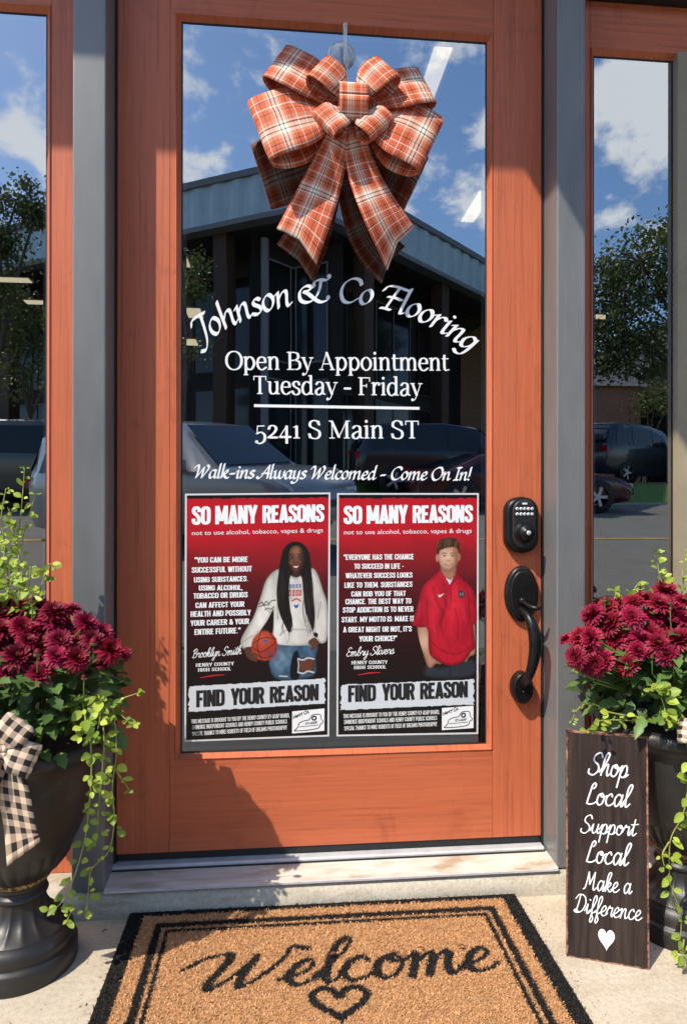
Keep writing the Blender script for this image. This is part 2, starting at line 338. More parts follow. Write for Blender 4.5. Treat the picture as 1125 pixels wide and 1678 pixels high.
SER = {
 'O': (76, '38,71 20,66 7,48 7,22 20,4 38,-1 56,4 69,22 69,48 56,66 38,71'),
 'o': (52, '26,51 11,42 6,25 11,8 26,-1 41,8 46,25 41,42 26,51'),
 'p': (57, '13,50 13,-21'+sf(13, -21)+'|C3,48 13,49'+'|14,38 28,50 42,44 49,25 42,6 28,-1 14,9'),
 'e': (48, 'C9,28 41,28|41,28 38,44 25,50 12,44 6,24 13,5 27,-1 44,9'),
 'n': (58, '13,50 13,1'+sf(13, 1)+'|C3,48 13,49|14,38 28,50 40,47 44,34 44,1'+sf(44, 1)),
 'B': (66, '16,70 16,1|C5,69 36,69|C5,1 36,1|34,69 50,64 52,46 36,37|C16,37 38,37|38,37 56,32 60,12 50,2 36,1'),
 'y': (52, '9,48 28,1|T46,48 28,1 20,-16 10,-21'+sf(9, 48)+sf(45, 48, 8, 7)+'|D9,-18 9,-18'),
 'A': (70, 'T10,1 34,70|34,70 60,1|C20,24 50,24'+sf(10, 1, 8, 9)+sf(60, 1, 10, 8)),
 'i': (28, '14,50 14,1'+sf(14, 1, 9, 9)+'|C4,48 14,49|D13,68 13,68'),
 't': (34, '14,62 14,14 19,1 32,3|C4,48 31,48'),
 'm': (88, '13,50 13,1'+sf(13, 1)+'|C3,48 13,49|14,38 26,50 38,47 43,34 43,1'+sf(43, 1)+'|44,38 56,50 68,47 73,34 73,1'+sf(73, 1)),
 'T': (62, '31,69 31,1|C5,69 57,69|T5,69 5,55|T57,69 57,55'+sf(31, 1, 10, 10)),
 'u': (58, '13,48 13,14 20,1 34,2 43,12|44,49 44,1|C34,48 44,48|C3,48 13,48|C44,1 54,1'),
 's': (43, '35,37 30,49 16,50 9,42 14,30 30,22 36,10 28,-1 12,0 5,12'),
 'd': (58, '42,42 28,50 13,44 6,24 12,4 26,-1 42,10|43,75 43,1|C33,74 43,74|C43,1 53,1'),
 'a': (50, '9,40 16,49 30,49 37,40 37,8 45,1|37,29 20,24 8,14 11,1 24,-1 37,10'),
 '-': (38, 'K6,25 32,25'), 'F': (60, '16,69 16,1|C5,69 54,69|T54,69 54,55|C16,37 40,37|T40,43 40,31'+sf(16, 1, 10, 11)),
 'r': (42, '13,50 13,1'+sf(13, 1, 9, 11)+'|C3,48 13,49|14,34 24,48 34,49|D36,44 36,44'),
 '5': (48, 'C12,48 38,49|T12,49 10,18|10,18 26,24 40,12 38,-10 22,-21 7,-17|D8,-14 8,-14'),
 '2': (48, '9,36 14,48 28,50 38,40 30,22 6,2|K6,3 42,3'), '4': (54, 'T32,49 4,6|K4,5 48,5|32,49 32,-20'),
 '1': (36, '18,49 18,1'+sf(18, 1, 11, 11)+'|T6,44 18,48'),
 'S': (58, '47,54 40,67 26,71 12,64 11,48 28,38 46,28 49,12 40,0 24,-1 12,4 7,18|T47,68 47,52|T7,2 7,19'),
 'M': (92, 'T15,69 15,1|14,69 43,4|T43,4 74,69|75,69 75,1|C4,69 15,69|C74,69 86,69'+sf(15, 1, 9, 9)+sf(75, 1, 10, 10)), ' ': (26, '')}
COND = {' ': (17, '')}
_cb = {'A': (36, '6,0 18,71|30,0 18,71|C8,16 28,16'), 'B': (36, '7,0 7,70|C2,64 18,64|18,64 26,62 28,52 26,40 18,36|C4,36 20,36|18,36 27,33 29,20 27,8 18,6|C2,6 18,6'),
 'C': (34, '27,45 27,56 23,63 17,64 11,63 7,56 7,14 11,7 17,6 23,7 27,14 27,26'), 'D': (35, '7,0 7,70|C2,64 16,64|15,64 24,62 28,54 28,16 24,8 15,6|C2,6 16,6'),
 'E': (30, '7,0 7,70|C2,64 28,64|C2,36 25,36|C2,6 28,6'), 'F': (29, '7,0 7,70|C2,64 28,64|C2,34 25,34'), 'G': (35, '27,46 27,56 23,63 17,64 11,63 7,56 7,14 11,7 17,6 23,7 27,14 27,34|C17,34 33,34'),
 'H': (36, '7,0 7,70|28,0 28,70|C7,36 28,36'), 'I': (15, '7,0 7,70'), 'J': (26, '20,70 20,14 16,7 10,6 5,8'), 'K': (36, '7,0 7,70|29,70 9,30|14,40 30,0'), 'L': (27, '7,0 7,70|C2,6 26,6'),
 'M': (48, '7,0 7,70|40,0 40,70|8,70 23,12|39,70 24,12'), 'N': (37, '7,0 7,70|29,0 29,70|8,68 28,2'), 'O': (35, '17,64 10,62 7,54 7,16 10,8 17,6 24,8 28,16 28,54 24,62 17,64'),
 'P': (34, '7,0 7,70|C2,64 17,64|16,64 25,62 28,50 25,34 16,31|C4,31 17,31'), 'Q': (35, '17,64 10,62 7,54 7,16 10,8 17,6 24,8 28,16 28,54 24,62 17,64|18,16 30,-4'),
 'R': (35, '7,0 7,70|C2,64 17,64|16,64 25,62 28,51 25,38 16,35|C4,35 18,35|20,36 29,0'), 'S': (34, '27,48 27,57 22,64 16,64 10,63 7,55 9,46 17,38 25,28 27,17 24,8 17,6 10,8 7,14 7,24'),
 'T': (31, '16,0 16,70|C1,64 31,64'), 'U': (35, '7,70 7,16 10,8 17,6 24,8 28,16 28,70'), 'V': (35, '6,70 17,1|29,70 18,1'), 'W': (50, '6,70 15,1|25,68 16,1|25,68 34,1|44,70 35,1'),
 'X': (36, '6,70 30,0|30,70 6,0'), 'Y': (34, '5,70 16,28|29,70 18,28|17,34 17,0'), 'Z': (32, '27,64 6,6|C4,64 30,64|C3,6 30,6'), '"': (22, '6,70 6,48|16,70 16,48'), "'": (12, '6,70 6,48'),
 '.': (14, 'D7,6 7,6'), ',': (14, '8,9 5,-8'), ':': (14, 'D7,8 7,8|D7,42 7,42'), '!': (15, '7,70 7,22|D7,6 7,6'), '-': (22, 'C4,30 18,30'), '&': (40, '34,36 28,12 18,5 8,12 8,26 22,44 24,56 17,64 10,56 12,44 34,2')}
COND.update(_cb)
FONTS = {'chan': (CHAN, (6.4, 1.7, R_(42)), .18), 'brush': (BRUSH, (4.2, 3.0, R_(30)), .22), 'ser': (SER, (5.5, 2.3, 0), 0), 'cond': (COND, (7.0, 6.0, 0), 0)}
def text_width(font, s): return sum(FONTS[font][0][c][0] for c in s)
def pen_text(mb, font, s, xf, heavy=1.0, start=0, slant=None):
    """lays the strokes of s out in font units; xf(x, y, lift) -> world point"""
    F, (pa, pb, th), sl = FONTS[font]
    if slant is not None: sl = slant
    x0 = start; cnt = 0
    for ch in s:
        w, spec = F[ch]
        if spec:
            for pen, segs in strokes(spec):
                a, b, t0 = pa*heavy, pb*heavy, th
                if pen == 'T' and font == 'ser': a, b = 2.0, 1.9
                if pen == 'C' and font == 'ser': a, b = 2.5, 2.1
                if pen == 'K': a, b = 3.6, 4.2
                def E(dx, dy):
                    c, q = math.cos(t0), math.sin(t0)
                    u, v = dx*c+dy*q, -dx*q+dy*c
                    nu, nv = -v, u; k = math.sqrt((a*nu)**2+(b*nv)**2)+1e-9
                    eu, ev = a*a*nu/k, b*b*nv/k
                    return eu*c-ev*q, eu*q+ev*c
                def disc(p, lift, aa=a, bb=b):
                    c, q = math.cos(t0), math.sin(t0)
                    vs = [xf(x0+p[0]+sl*p[1]+aa*math.cos(k*math.pi/6)*c-bb*math.sin(k*math.pi/6)*q, p[1]+aa*math.cos(k*math.pi/6)*q+bb*math.sin(k*math.pi/6)*c, lift) for k in range(12)]
                    mb.add(vs, [tuple(range(12))])
                if pen == 'D':
                    r = 6.2 if font == 'ser' else 5.2
                    disc(segs[0][0], .3, r*heavy, r*heavy); continue
                for P in segs:
                    pts = catmull(P); pts = [(p[0]+sl*p[1], p[1]) for p in pts]
                    n = len(pts); vs = []
                    for i, p in enumerate(pts):
                        q0, q1 = pts[max(0, i-1)], pts[min(n-1, i+1)]
                        ex, ey = E(q1[0]-q0[0], q1[1]-q0[1]); cnt += 1
                        lift = .15+.7*((cnt*37) % 1000)/1000 if False else .1+.8*((cnt % 400)/400)
                        vs += [xf(x0+p[0]+ex, p[1]+ey, lift), xf(x0+p[0]-ex, p[1]-ey, lift)]
                    mb.add(vs, [(2*i, 2*i+1, 2*i+3, 2*i+2) for i in range(n-1)])
                    for e, p in (() if font == 'cond' else ((0, pts[0]), (1, pts[-1]))): disc((p[0]-sl*p[1], p[1]), .95 if e else .05)
        x0 += w
    return x0
def flat_text(font, s, p0, p1, xh, y, heavy=1.0, lift=.0004):
    """text on a plane facing the street: baseline from p0 to p1 (x, z), x-height in metres"""
    mb = MB(); k = xh/50; W_ = text_width(font, s); dx, dz = p1[0]-p0[0], p1[1]-p0[1]; L = math.hypot(dx, dz); kx = L/W_; ux, uz = dx/L, dz/L
    pen_text(mb, font, s, lambda x, yy, l: (p0[0]+ux*x*kx-uz*yy*k, y-lift*l, p0[1]+uz*x*kx+ux*yy*k), heavy)
    return mb
_tc = {}
def block_text(s, bold):
    key = (s, bold)
    if key not in _tc:
        cu = bpy.data.curves.new('lettering', 'FONT'); cu.body = s; cu.size = 1; cu.offset = bold; cu.resolution_u = 3; cu.fill_mode = 'FRONT' if cu.dimensions == '2D' else cu.fill_mode
        ob = bpy.data.objects.new('lettering', cu); C.objects.link(ob)
        dg = bpy.context.evaluated_depsgraph_get(); me = bpy.data.meshes.new_from_object(ob.evaluated_get(dg))
        vs = [tuple(v.co) for v in me.vertices]; fs = [tuple(p.vertices) for p in me.polygons]
        bpy.data.objects.remove(ob); bpy.data.curves.remove(cu); bpy.data.meshes.remove(me)
        xs = [v[0] for v in vs]; ys = [v[1] for v in vs]; x0, x1, y0, y1 = min(xs), max(xs), min(ys), max(ys)
        _tc[key] = ([((v[0]-x0)/(x1-x0), (v[1]-y0)/(y1-y0)) for v in vs], fs)
    return _tc[key]
# ------------------------------------------------------------------ ground, road, kerb
def far_z(Y):
    if Y < 3: return -.02-.10*(Y-.78)/2.22
    if Y < 14.2: return -.12+.1*(Y-3)
    if Y < 16: return 1.0+.32*(Y-14.2)
    if Y < 26: return 1.576+.05*(Y-16)
    return 2.076+.01*(Y-26)
def strip(name, x0, x1, Y0, Y1, dz, mat, lab=None, ny=30, kind='structure', cat=None):
    mb = MB(); n = ny
    for i in range(n+1):
        Y = Y0+(Y1-Y0)*i/n
        z = far_z(Y)
        mb.v += [(x0, -Y, z+dz), (x1, -Y, z+dz)]
    mb.f = [(2*i, 2*i+1, 2*i+3, 2*i+2) for i in range(n)]; mb.m = [0]*n; mb.sm = [False]*n
    return build(name, mb, mat, label=lab, kind=kind, cat=cat)
sw = MB(); sw.quad((-40, -.78, 0), (40, -.78, 0), (40, 14, 0), (-40, 14, 0))
build('sidewalk', sw, M['concrete'], kind='structure', label='pale concrete sidewalk in front of the door')
M['asphalt'] = concrete('asphalt', (.105, .10, .095, 1), .2); M['roadway'] = concrete('worn_asphalt', (.22, .205, .18, 1), .3)
m = NM('grass_ground', .9); co = m.coord(); m.base(m.ramp(m.noise(co, 9, 6, .7), [(.3, (.09, .17, .03, 1)), (.7, (.20, .34, .06, 1))])); m.bump(m.noise(co, 60, 3), .8, .03); M['grass'] = m.m
mb_ = MB(); mb_.add([(-40, -.785, -.2), (40, -.785, -.2), (40, -.785, -.0005), (-40, -.785, -.0005), (40, -.779, -.0005), (-40, -.779, -.0005)], [(0, 1, 2, 3), (3, 2, 4, 5)]); build('kerb', mb_, M['curb'], kind='structure', label='edge of the sidewalk slab')
strip('road', -60, 60, 3, 14.2, 0, M['roadway'], 'grey asphalt road rising away from the shop')
strip('added_dark_ground', -60, 60, .7852, 3, 0, M['asphalt'], 'dark asphalt bay in front of the sidewalk', 4)  # added dark ground, dims what the lower door glass mirrors
strip('terrain', -250, 250, 26, 400, -.02, M['grass'], 'grassy ground beyond the car park', 40)
strip('grass_verge', -60, 60, 14.2, 16, 0, M['grass'], 'green grass bank beyond the road', 6)
strip('ground', -60, 60, 16, 26, -.012, M['asphalt'], 'paved ground around the parked cars', 10)
strip('car_park', -60, 60, 16.7, 25.9, .01, M['asphalt'], 'asphalt car park beyond the grass verge', 20)
M['yellow'] = simple('yellow_road_paint', (.62, .36, .06, 1), .7, 0, .25, 4)
strip('road_marking', -60, 60, 8.15, 8.27, .006, M['yellow'], 'yellow centre line painted on the road', 2)
kb = MB(); kb.box(-60, 60, -14.36, -14.2, .6, 1.05); build('kerb', kb, M['curb'], kind='structure', label='concrete kerb along the far side of the road')
strip('path', -60, 60, 16.05, 16.65, .02, M['concrete'], 'narrow concrete path beyond the grass verge', 4)

# ------------------------------------------------------------------ shop front
PF = -.0745
fc = (-.0, -.12, 0)
shop = thing('shop_building', (0, .1, 0), 'shop front with grey metal posts and rust painted frames around the door', 'building')
# curb under the threshold, with a worn rounded nose
mb = MB()
prof = [(-.092, -.05), (-.092, .012), (-.0905, .022), (-.086, .032), (-.078, .040), (-.066, .044), (-.04, .046), (.6, .046), (.6, -.05)]
nx = 420; vs = []; rnd = random.Random(3)
for i in range(nx+1):
    x = -1.6+3.4*i/nx
    for j, (y, z) in enumerate(prof):
        k = mnoise.noise((x*9, j*.35, 3))*.0022+mnoise.noise((x*45, j*.6, 8))*.0008
        joint = .003 if abs(x+.492) < .005 else 0
        vs.append((x, y+k*(1 if j < 6 else 0)+joint*(j < 6), z+k*.6*(1 <= j < 6)-joint*(2 < j < 7)))
n = len(prof); fs = [(i*n+j, (i+1)*n+j, (i+1)*n+j+1, i*n+j+1) for i in range(nx) for j in range(n-1)]
mb.add(vs, fs, 0, True); build('curb_step', mb, M['curb'], shop, label='worn rounded concrete curb')
def post(xa, xb):
    # folded sheet-metal post with small rounded arrises
    r = .0035; y0, y1 = PF, .10
    pts = [(xa, y1), (xa, y0+r)]+[(xa+r-r*math.cos(t), y0+r-r*math.sin(t)) for t in (R_(30), R_(60))]+[(xa+r, y0), (xb-r, y0)]+[(xb-r+r*math.sin(t), y0+r-r*math.cos(t)) for t in (R_(30), R_(60))]+[(xb, y0+r), (xb, y1)]
    mb = MB(); mb.prism(pts, 2, .047, 2.63); build('post', mb, M['post'], shop)
post(-.5205, -.4565); post(.4595, .5215)
mb = MB(); mb.box(-.456, -.4525, -.004, .05, .05, 1.97); mb.box(.4555, .459, -.004, .05, .05, 1.97); mb.box(-.4525, .4555, .004, .05, 1.942, 1.97)
build('door_gasket', mb, M['gasket'], shop)
mb = MB(); mb.box(-.456, .459, -.01, .1, 1.9705, 2.62); mb.box(-1.6, -.5215, -.01, .1, 1.97, 2.62); mb.box(.5225, 1.7, -.01, .1, 1.97, 2.62); mb.box(-.456, .459, -.006, .02, 1.945, 1.97)
build('transom_panel', mb, M['woodh'], shop)
mb = MB(); mb.box(-6, 7, -.5745, .4, 2.632, 2.80); mb.box(-.243, 7, -.93, -.5745, 2.633, 2.80); build('roof_overhang', mb, M['post'], shop)
mb = MB(); mb.box(-6, -1.62, -.03, .3, 0, 2.63); mb.box(1.72, 7, -.03, .3, 0, 2.63); mb.box(-6, 7, -.45, .35, 2.80, 5.2)
M['brick'] = None
def brick(name, c1, c2, mortar):
    m = NM(name, .85); co = m.coord(rot=(R_(90), 0, 0)); b = m.n('ShaderNodeTexBrick'); b.inputs['Scale'].default_value = 4.5
    b.inputs['Color1'].default_value = c1; b.inputs['Color2'].default_value = c2; b.inputs['Mortar'].default_value = mortar; b.inputs['Mortar Size'].default_value = .012
    m.l(co, b.inputs['Vector']); m.base(b.outputs['Color']); return m.m
M['brick'] = brick('red_brick', (.34, .13, .085, 1), (.44, .19, .13, 1), (.4, .36, .31, 1))
build('wall', mb, M['brick'], shop)
# interior
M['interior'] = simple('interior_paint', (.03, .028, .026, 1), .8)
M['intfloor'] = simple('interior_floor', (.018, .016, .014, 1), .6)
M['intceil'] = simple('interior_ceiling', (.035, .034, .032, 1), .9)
mb = MB()
def slab(x0, x1, y0, y1, z0, z1): mb.box(x0, x1, y0, y1, z0, z1)
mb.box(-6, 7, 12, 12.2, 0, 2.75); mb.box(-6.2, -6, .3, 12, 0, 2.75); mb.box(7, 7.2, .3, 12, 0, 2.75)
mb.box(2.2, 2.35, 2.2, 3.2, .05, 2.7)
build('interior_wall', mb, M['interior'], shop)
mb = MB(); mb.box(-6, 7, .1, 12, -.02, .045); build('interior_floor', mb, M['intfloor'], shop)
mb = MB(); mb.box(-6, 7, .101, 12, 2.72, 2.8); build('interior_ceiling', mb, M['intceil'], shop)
m = NM('lamp_diffuser', .6); m.base((.3, .3, .28, 1)); m.p.inputs['Emission Color'].default_value = (1, .84, .58, 1); m.p.inputs['Emission Strength'].default_value = .72; M['lamp'] = m.m
for i, (x, y, L, W_) in enumerate(((.555, 1.50, .62, .075), (1.115, 2.72, .42, .085), (-.86, 3.84, .22, .10), (-.93, 5.2, .30, .14), (-1.12, 6.34, .26, .16), (-2.5, 4.4, .10, .66), (-2.12, 5.0, .10, .60), (3.02, 4.93, .12, .44), (4.15, 6.25, .16, .36))):
    lab = ['lit ceiling strip seen beside the bow through the door glass', 'lit ceiling strip at the right edge of the door glass under the sky', 'lit ceiling panel at the left edge of the door glass, highest of three',
           'lit ceiling panel at the left edge of the door glass, middle of three', 'lit ceiling panel at the left edge of the door glass, lowest of three', 'lit double ceiling panel in the left window, the upper one',
           'lit ceiling panel in the left window, the lower one', 'lit ceiling panel in the right window, upper left', 'lit ceiling panel in the right window, lower right'][i]
    t = thing('ceiling_light', (x, y, 2.715), lab, 'ceiling light', 'lit ceiling panels inside the shop')
    mb = MB()
    if W_ < L: mb.box(x-W_/2, x+W_/2, y-L/2, y+L/2, 2.706, 2.712)
    else: mb.box(x-W_/2, x-.01, y-L/2, y+L/2, 2.706, 2.712); mb.box(x+.01, x+W_/2, y-L/2, y+L/2, 2.706, 2.712)
    build('diffuser', mb, M['lamp'], t)
    mb = MB(); mb.box(x-W_/2-.02, x+W_/2+.02, y-L/2-.02, y+L/2+.02, 2.7125, 2.7195); build('frame', mb, M['alu'], t)

GY = .012
def bead_ring(mb, ox0, ox1, oz0, oz1, ix0, ix1, iz0, iz1, ya, yb, mi=0):
    o = [(ox0, oz0), (ox1, oz0), (ox1, oz1), (ox0, oz1)]; i_ = [(ix0, iz0), (ix1, iz0), (ix1, iz1), (ix0, iz1)]
    for k in range(4):
        a, b = o[k], o[(k+1) % 4]; c, d = i_[(k+1) % 4], i_[k]
        mb.quad((a[0], ya, a[1]), (b[0], ya, b[1]), (c[0], yb, c[1]), (d[0], yb, d[1]), mi)
def glazed_frame(t, fx0, fx1, fz0, fz1, gx0, gx1, gz0, gz1, jl, jr, yo=0., zt=None):
    """stiles, rails, sloped bead, gasket, spacer and pane, all with their face on y = yo"""
    D = .042+yo; bw = .0085
    for (a, b) in ((fx0, jl), (jr, fx1)):
        mb = MB(); mb.box(a, b, yo, D, fz0, fz1); build('stile', mb, M['woodv'], t, bevel=.0012)
    for (a, b, c, d) in ((jl+.0004, jr-.0004, fz0, gz0-bw), (jl+.0004, jr-.0004, gz1+bw, fz1)):
        mb = MB(); mb.box(a, b, yo+.0004, D-.0004, c, d); build('rail', mb, M['woodh'], t, bevel=.0010)
    mb = MB()      # inner part of the stiles between rail ends and bead
    mb.box(jl+.0004, gx0-bw, yo+.0003, D-.0006, gz0-bw, gz1+bw); mb.box(gx1+bw, jr-.0004, yo+.0003, D-.0006, gz0-bw, gz1+bw)
    build('inner_stile', mb, M['woodv'], t)
    mb = MB(); bead_ring(mb, gx0-bw, gx1+bw, gz0-bw, gz1+bw, gx0, gx1, gz0, gz1, yo-.0022, yo+GY-.002)
    bead_ring(mb, gx0-bw-.003, gx1+bw+.003, gz0-bw-.003, gz1+bw+.003, gx0-bw, gx1+bw, gz0-bw, gz1+bw, yo+.001, yo-.0022)
    build('glazing_bead', mb, M['woodv'], t)
    mb = MB(); bead_ring(mb, gx0, gx1, gz0, gz1, gx0+.003, gx1-.003, gz0+.003, gz1-.003, yo+GY-.002, yo+GY-.001); build('gasket', mb, M['gasket'], t)
    mb = MB(); bead_ring(mb, gx0, gx1, gz0, gz1, gx0+.0105, gx1-.0105, gz0+.0105, gz1-.0105, yo+GY+.006, yo+GY+.006); build('spacer', mb, M['spacer'], t)
    mb = MB(); mb.quad((gx0, yo+GY, gz0), (gx1, yo+GY, gz0), (gx1, yo+GY, gz1), (gx0, yo+GY, gz1)); p = build('glass_pane', mb, M['glass'], t)
    return p
M['spacer'] = simple('spacer_bar', (.16, .165, .17, 1), .5, .3)

# side windows
t = thing('side_window', (-.95, .02, .05), 'tall glazed side window left of the door, reflecting trees, behind the left planter', 'window')
glazed_frame(t, -1.40, -.523, .0465, 1.93, -1.30, -.5955, .2775, 1.8185, -1.325, -.5835, .001)
t = thing('side_window', (.65, .02, .05), 'narrow glazed side window right of the door with a tan mullion beside its glass', 'window')
glazed_frame(t, .5235, .90, .0465, 1.925, .578, .7665, .285, 1.810, .566, .845, .001)
mb = MB(); mb.prism([(.7667, .0125), (.7667, -.006), (.79, -.012), (.84, -.006), (.84, .0005), (.772, .0005), (.772, .0125)], 2, .276, 1.818)
build('mullion', mb, M['tan'], t)
for bx_, mt_, nm_ in (((.9005, 1.7, .0, .06, .0465, 1.9695), 'woodv', 'panel'), ((-1.62, -1.4005, 0, .06, .0465, 1.9695), 'woodv', 'panel'), ((-1.4, -.523, .004, .05, 1.931, 1.9695), 'gasket', 'head_trim'), ((.5235, .9, -.03, .05, 1.926, 1.9695), 'gasket', 'head_trim')):
    mb = MB(); mb.box(*bx_); build(nm_, mb, M[mt_], shop)

# threshold
th = thing('threshold', (0, -.04, .046), 'weathered wooden sill with an aluminium strip below the door', 'threshold')
mb = MB(); mb.prism([(-.082, .0465), (-.082, .0515), (-.018, .0545), (-.018, .0465)], 0, -.4562, .4592); build('sill_board', mb, M['sill'], th, bevel=.0008)
mb = MB(); mb.prism([(-.0855, .0462), (-.0855, .0500), (-.0825, .0508), (-.0825, .0462)], 0, -.4560, .4590); build('edge_strip', mb, M['alu'], th)
mb = MB(); mb.prism([(-.0175, .047), (-.0175, .0600), (-.014, .0625), (.01, .0625), (.01, .047)], 0, -.4562, .4553); build('strip', mb, M['alu'], th)
mb = MB(); mb.prism([(-.0215, .0548), (-.0215, .057), (-.018, .057), (-.018, .0548)], 0, -.4562, .4553); build('groove', mb, M['gasket'], th)

# ------------------------------------------------------------------ the door
door = thing('entrance_door', (0, .02, .065), 'rust orange wooden door with a tall lettered glass pane', 'door')
pane = glazed_frame(door, -.4522, .4552, .0795, 1.942, -.3235, .3350, .2815, 1.8225, -.345, .347, 0)
mb = MB(); mb.box(-.451, .454, .003, .04, .0650, .0790); build('door_sweep', mb, M['gasket'], door)
LY = .0112
def onz2(u, v): p = at(u, v, LY); return (p.x, p.z)
# arched shop name
mb = MB(); pA, pB, pC = onz2(326, 566), onz2(546, 493), onz2(768, 576)
def circ(a, b, c):
    A = np.array([[2*(b[0]-a[0]), 2*(b[1]-a[1])], [2*(c[0]-a[0]), 2*(c[1]-a[1])]]); B = np.array([b[0]**2-a[0]**2+b[1]**2-a[1]**2, c[0]**2-a[0]**2+c[1]**2-a[1]**2])
    x, z = np.linalg.solve(A, B); return x, z, math.hypot(a[0]-x, a[1]-z)
cx_, cz_, R0 = circ(pA, pB, pC)
aA = math.atan2(pA[1]-cz_, pA[0]-cx_); aC = math.atan2(pC[1]-cz_, pC[0]-cx_)
txt = 'Johnson & Co Flooring'; W_ = text_width('chan', txt)
def arcxf(x, y, l):
    a = aA+(aC-aA)*x/W_; r = R0+y*.0335/50-.002
    return (cx_+r*math.cos(a), LY-.0004*l, cz_+r*math.sin(a))
pen_text(mb, 'chan', txt, arcxf, .96, slant=.12)
build('lettering', mb, M['vinyl'], pane, label='arched white shop name lettering')
for s, font, a, b, xh, hv, lab in (('Open By Appointment', 'ser', (369, 605), (735, 607), .0268, 1.0, 'white serif line saying open by appointment'),
        ('Tuesday - Friday', 'ser', (414, 645), (691, 648), .0268, 1.0, 'white serif line giving the opening days'),
        ('5241 S Main ST', 'ser', (417, 718), (687, 718), .0268, 1.0, 'white serif line giving the street address'),
        ('Walk-ins Always Welcomed - Come On In!', 'chan', (316, 783), (770, 787), .0172, 1.2, 'small white italic line welcoming walk-ins')):
    build('lettering', flat_text(font, s, onz2(*a), onz2(*b), xh, LY, hv), M['vinyl'], pane, label=lab)
mb = MB(); a, b = onz2(416, 664.5), onz2(687, 669); w = .0030
mb.quad((a[0], LY, a[1]-w), (b[0], LY, b[1]-w), (b[0], LY, b[1]+w), (a[0], LY, a[1]+w)); build('rule', mb, M['vinyl'], pane)

# ------------------------------------------------------------------ lock and handle
m = NM('oiled_bronze', .36, .55); co = m.coord(); m.base(m.ramp(m.noise(co, 40, 4), [(.3, (.010, .010, .011, 1)), (.7, (.022, .020, .02, 1))])); m.bump(m.noise(co, 900, 2), .08, .0003); M['bronze'] = m.m
M['black_plastic'] = simple('black_plastic', (.014, .014, .016, 1), .4)
lock = thing('keypad_lock', (.406, 0, .762), 'black keypad deadbolt with ten round buttons above a turn knob', 'lock')
def plate(cx, cz, w, h, depth, top_r, fn, y0=0., n=48, steps=5):
    mb = MB(); rings = []
    for k in range(steps+2):
        if k == 0: s_, y = 1.0, y0
        elif k == 1: s_, y = 1.0, y0-depth*.45
        else:
            t = (k-1)/steps*math.pi/2; s_ = 1-.22*(1-math.cos(t)); y = y0-depth*(.45+.55*math.sin(t))
        rings.append([(cx+fn(a)[0]*w/2*s_, y, cz+fn(a)[1]*h/2*(1-(1-s_)*w/h)) for a in [2*math.pi*i/n for i in range(n)]])
    vs = [p for r in rings for p in r]
    fs = [(i*n+k, i*n+(k+1) % n, (i+1)*n+(k+1) % n, (i+1)*n+k) for i in range(len(rings)-1) for k in range(n)]
    mb.add(vs, fs, 0, True); mb.add(rings[-1], [tuple(range(n))]); return mb
def sup(a, e): c, s_ = math.cos(a), math.sin(a); return (math.copysign(abs(c)**e, c), math.copysign(abs(s_)**e, s_))
def lockshape(a):
    x, z = sup(a, .42); x = max(-1, min(1, x*1.02)); zz = z*(1-.22*x*x*abs(z)); return (x, zz)
mb = plate(.406, .762, .0745, .124, .022, 0, lockshape); build('body', mb, M['bronze'], lock)
mb = plate(.4075, .764, .052, .106, .0055, 0, lambda a: (lockshape(a)[0], lockshape(a)[1]), y0=-.0218); build('face', mb, M['black_plastic'], lock)
mb = MB(); mb.lathe([(.001, -.052), (.006, -.0525), (.0072, -.0515), (.0078, -.047), (.0155, -.0465), (.017, -.044), (.0175, -.036), (.019, -.031), (.0225, -.0285), (.0235, -.026)], .4075, 0, .746, 40, axis='y'); kn = build('knob', mb, M['bronze'], lock)
mb = MB(); mb.lathe([(.0002, -.0534), (.0045, -.0534), (.005, -.0525)], .4075, 0, .746, 20, axis='y'); build('cylinder', mb, M['alu'], kn)
m = NM('button_white', .5); m.base((.7, .71, .72, 1)); M['button'] = m.m
digits = '1234567890'
for r_ in range(2):
    for c_ in range(5):
        x, z = .4075+(c_-2)*.0083, .7965-r_*.0115+.0008
        mb = MB(); mb.lathe([(.0001, -.0292), (.0028, -.0291), (.0034, -.0285), (.0036, -.0265)], x, 0, z, 16, axis='y'); bo = build('button', mb, M['button'], lock)
        vs, fs = block_text(digits[r_*5+c_], .02); mb = MB(); mb.add([(x-.0012+v[0]*.0024, -.02945, z-.0017+v[1]*.0034) for v in vs], fs); build('number', mb, M['black_plastic'], bo)
mb = MB(); mb.box(.402, .413, -.0278, -.027, .8065, .8105); build('badge', mb, M['button'], lock)

hs_ = thing('handle_set', (.409, 0, .52), 'black door handle with oval plate, thumb latch and curved grip', 'handle set')
oval = lambda a: (math.cos(a), math.sin(a))
build('upper_plate', plate(.4085, .6115, .075, .122, .013, 0, oval), M['bronze'], hs_)
build('plate_face', plate(.4085, .6115, .060, .104, .006, 0, oval, y0=-.0122), M['bronze'], hs_)
mb = MB(); mb.tube([(.4055, -.016, .597), (.407, -.03, .594), (.413, -.05, .589), (.422, -.058, .587), (.431, -.060, .588)], [.005, .0045, .005, .0055, .003], 10)
mb.lathe([(.0001, -.026), (.006, -.0255), (.0075, -.022), (.008, -.018)], .4055, 0, .598, 16, axis='y'); build('thumb_latch', mb, M['bronze'], hs_)
pts = []; rr = []
key = [(.4045, -.014, .578, .0085), (.4045, -.03, .576, .0075), (.407, -.047, .570, .0085), (.4125, -.058, .552, .0115), (.4175, -.062, .525, .0135), (.4175, -.062, .50, .013), (.413, -.060, .47, .0112), (.4085, -.052, .445, .0095), (.4065, -.038, .428, .009), (.4065, -.022, .419, .010), (.4065, -.012, .417, .013)]
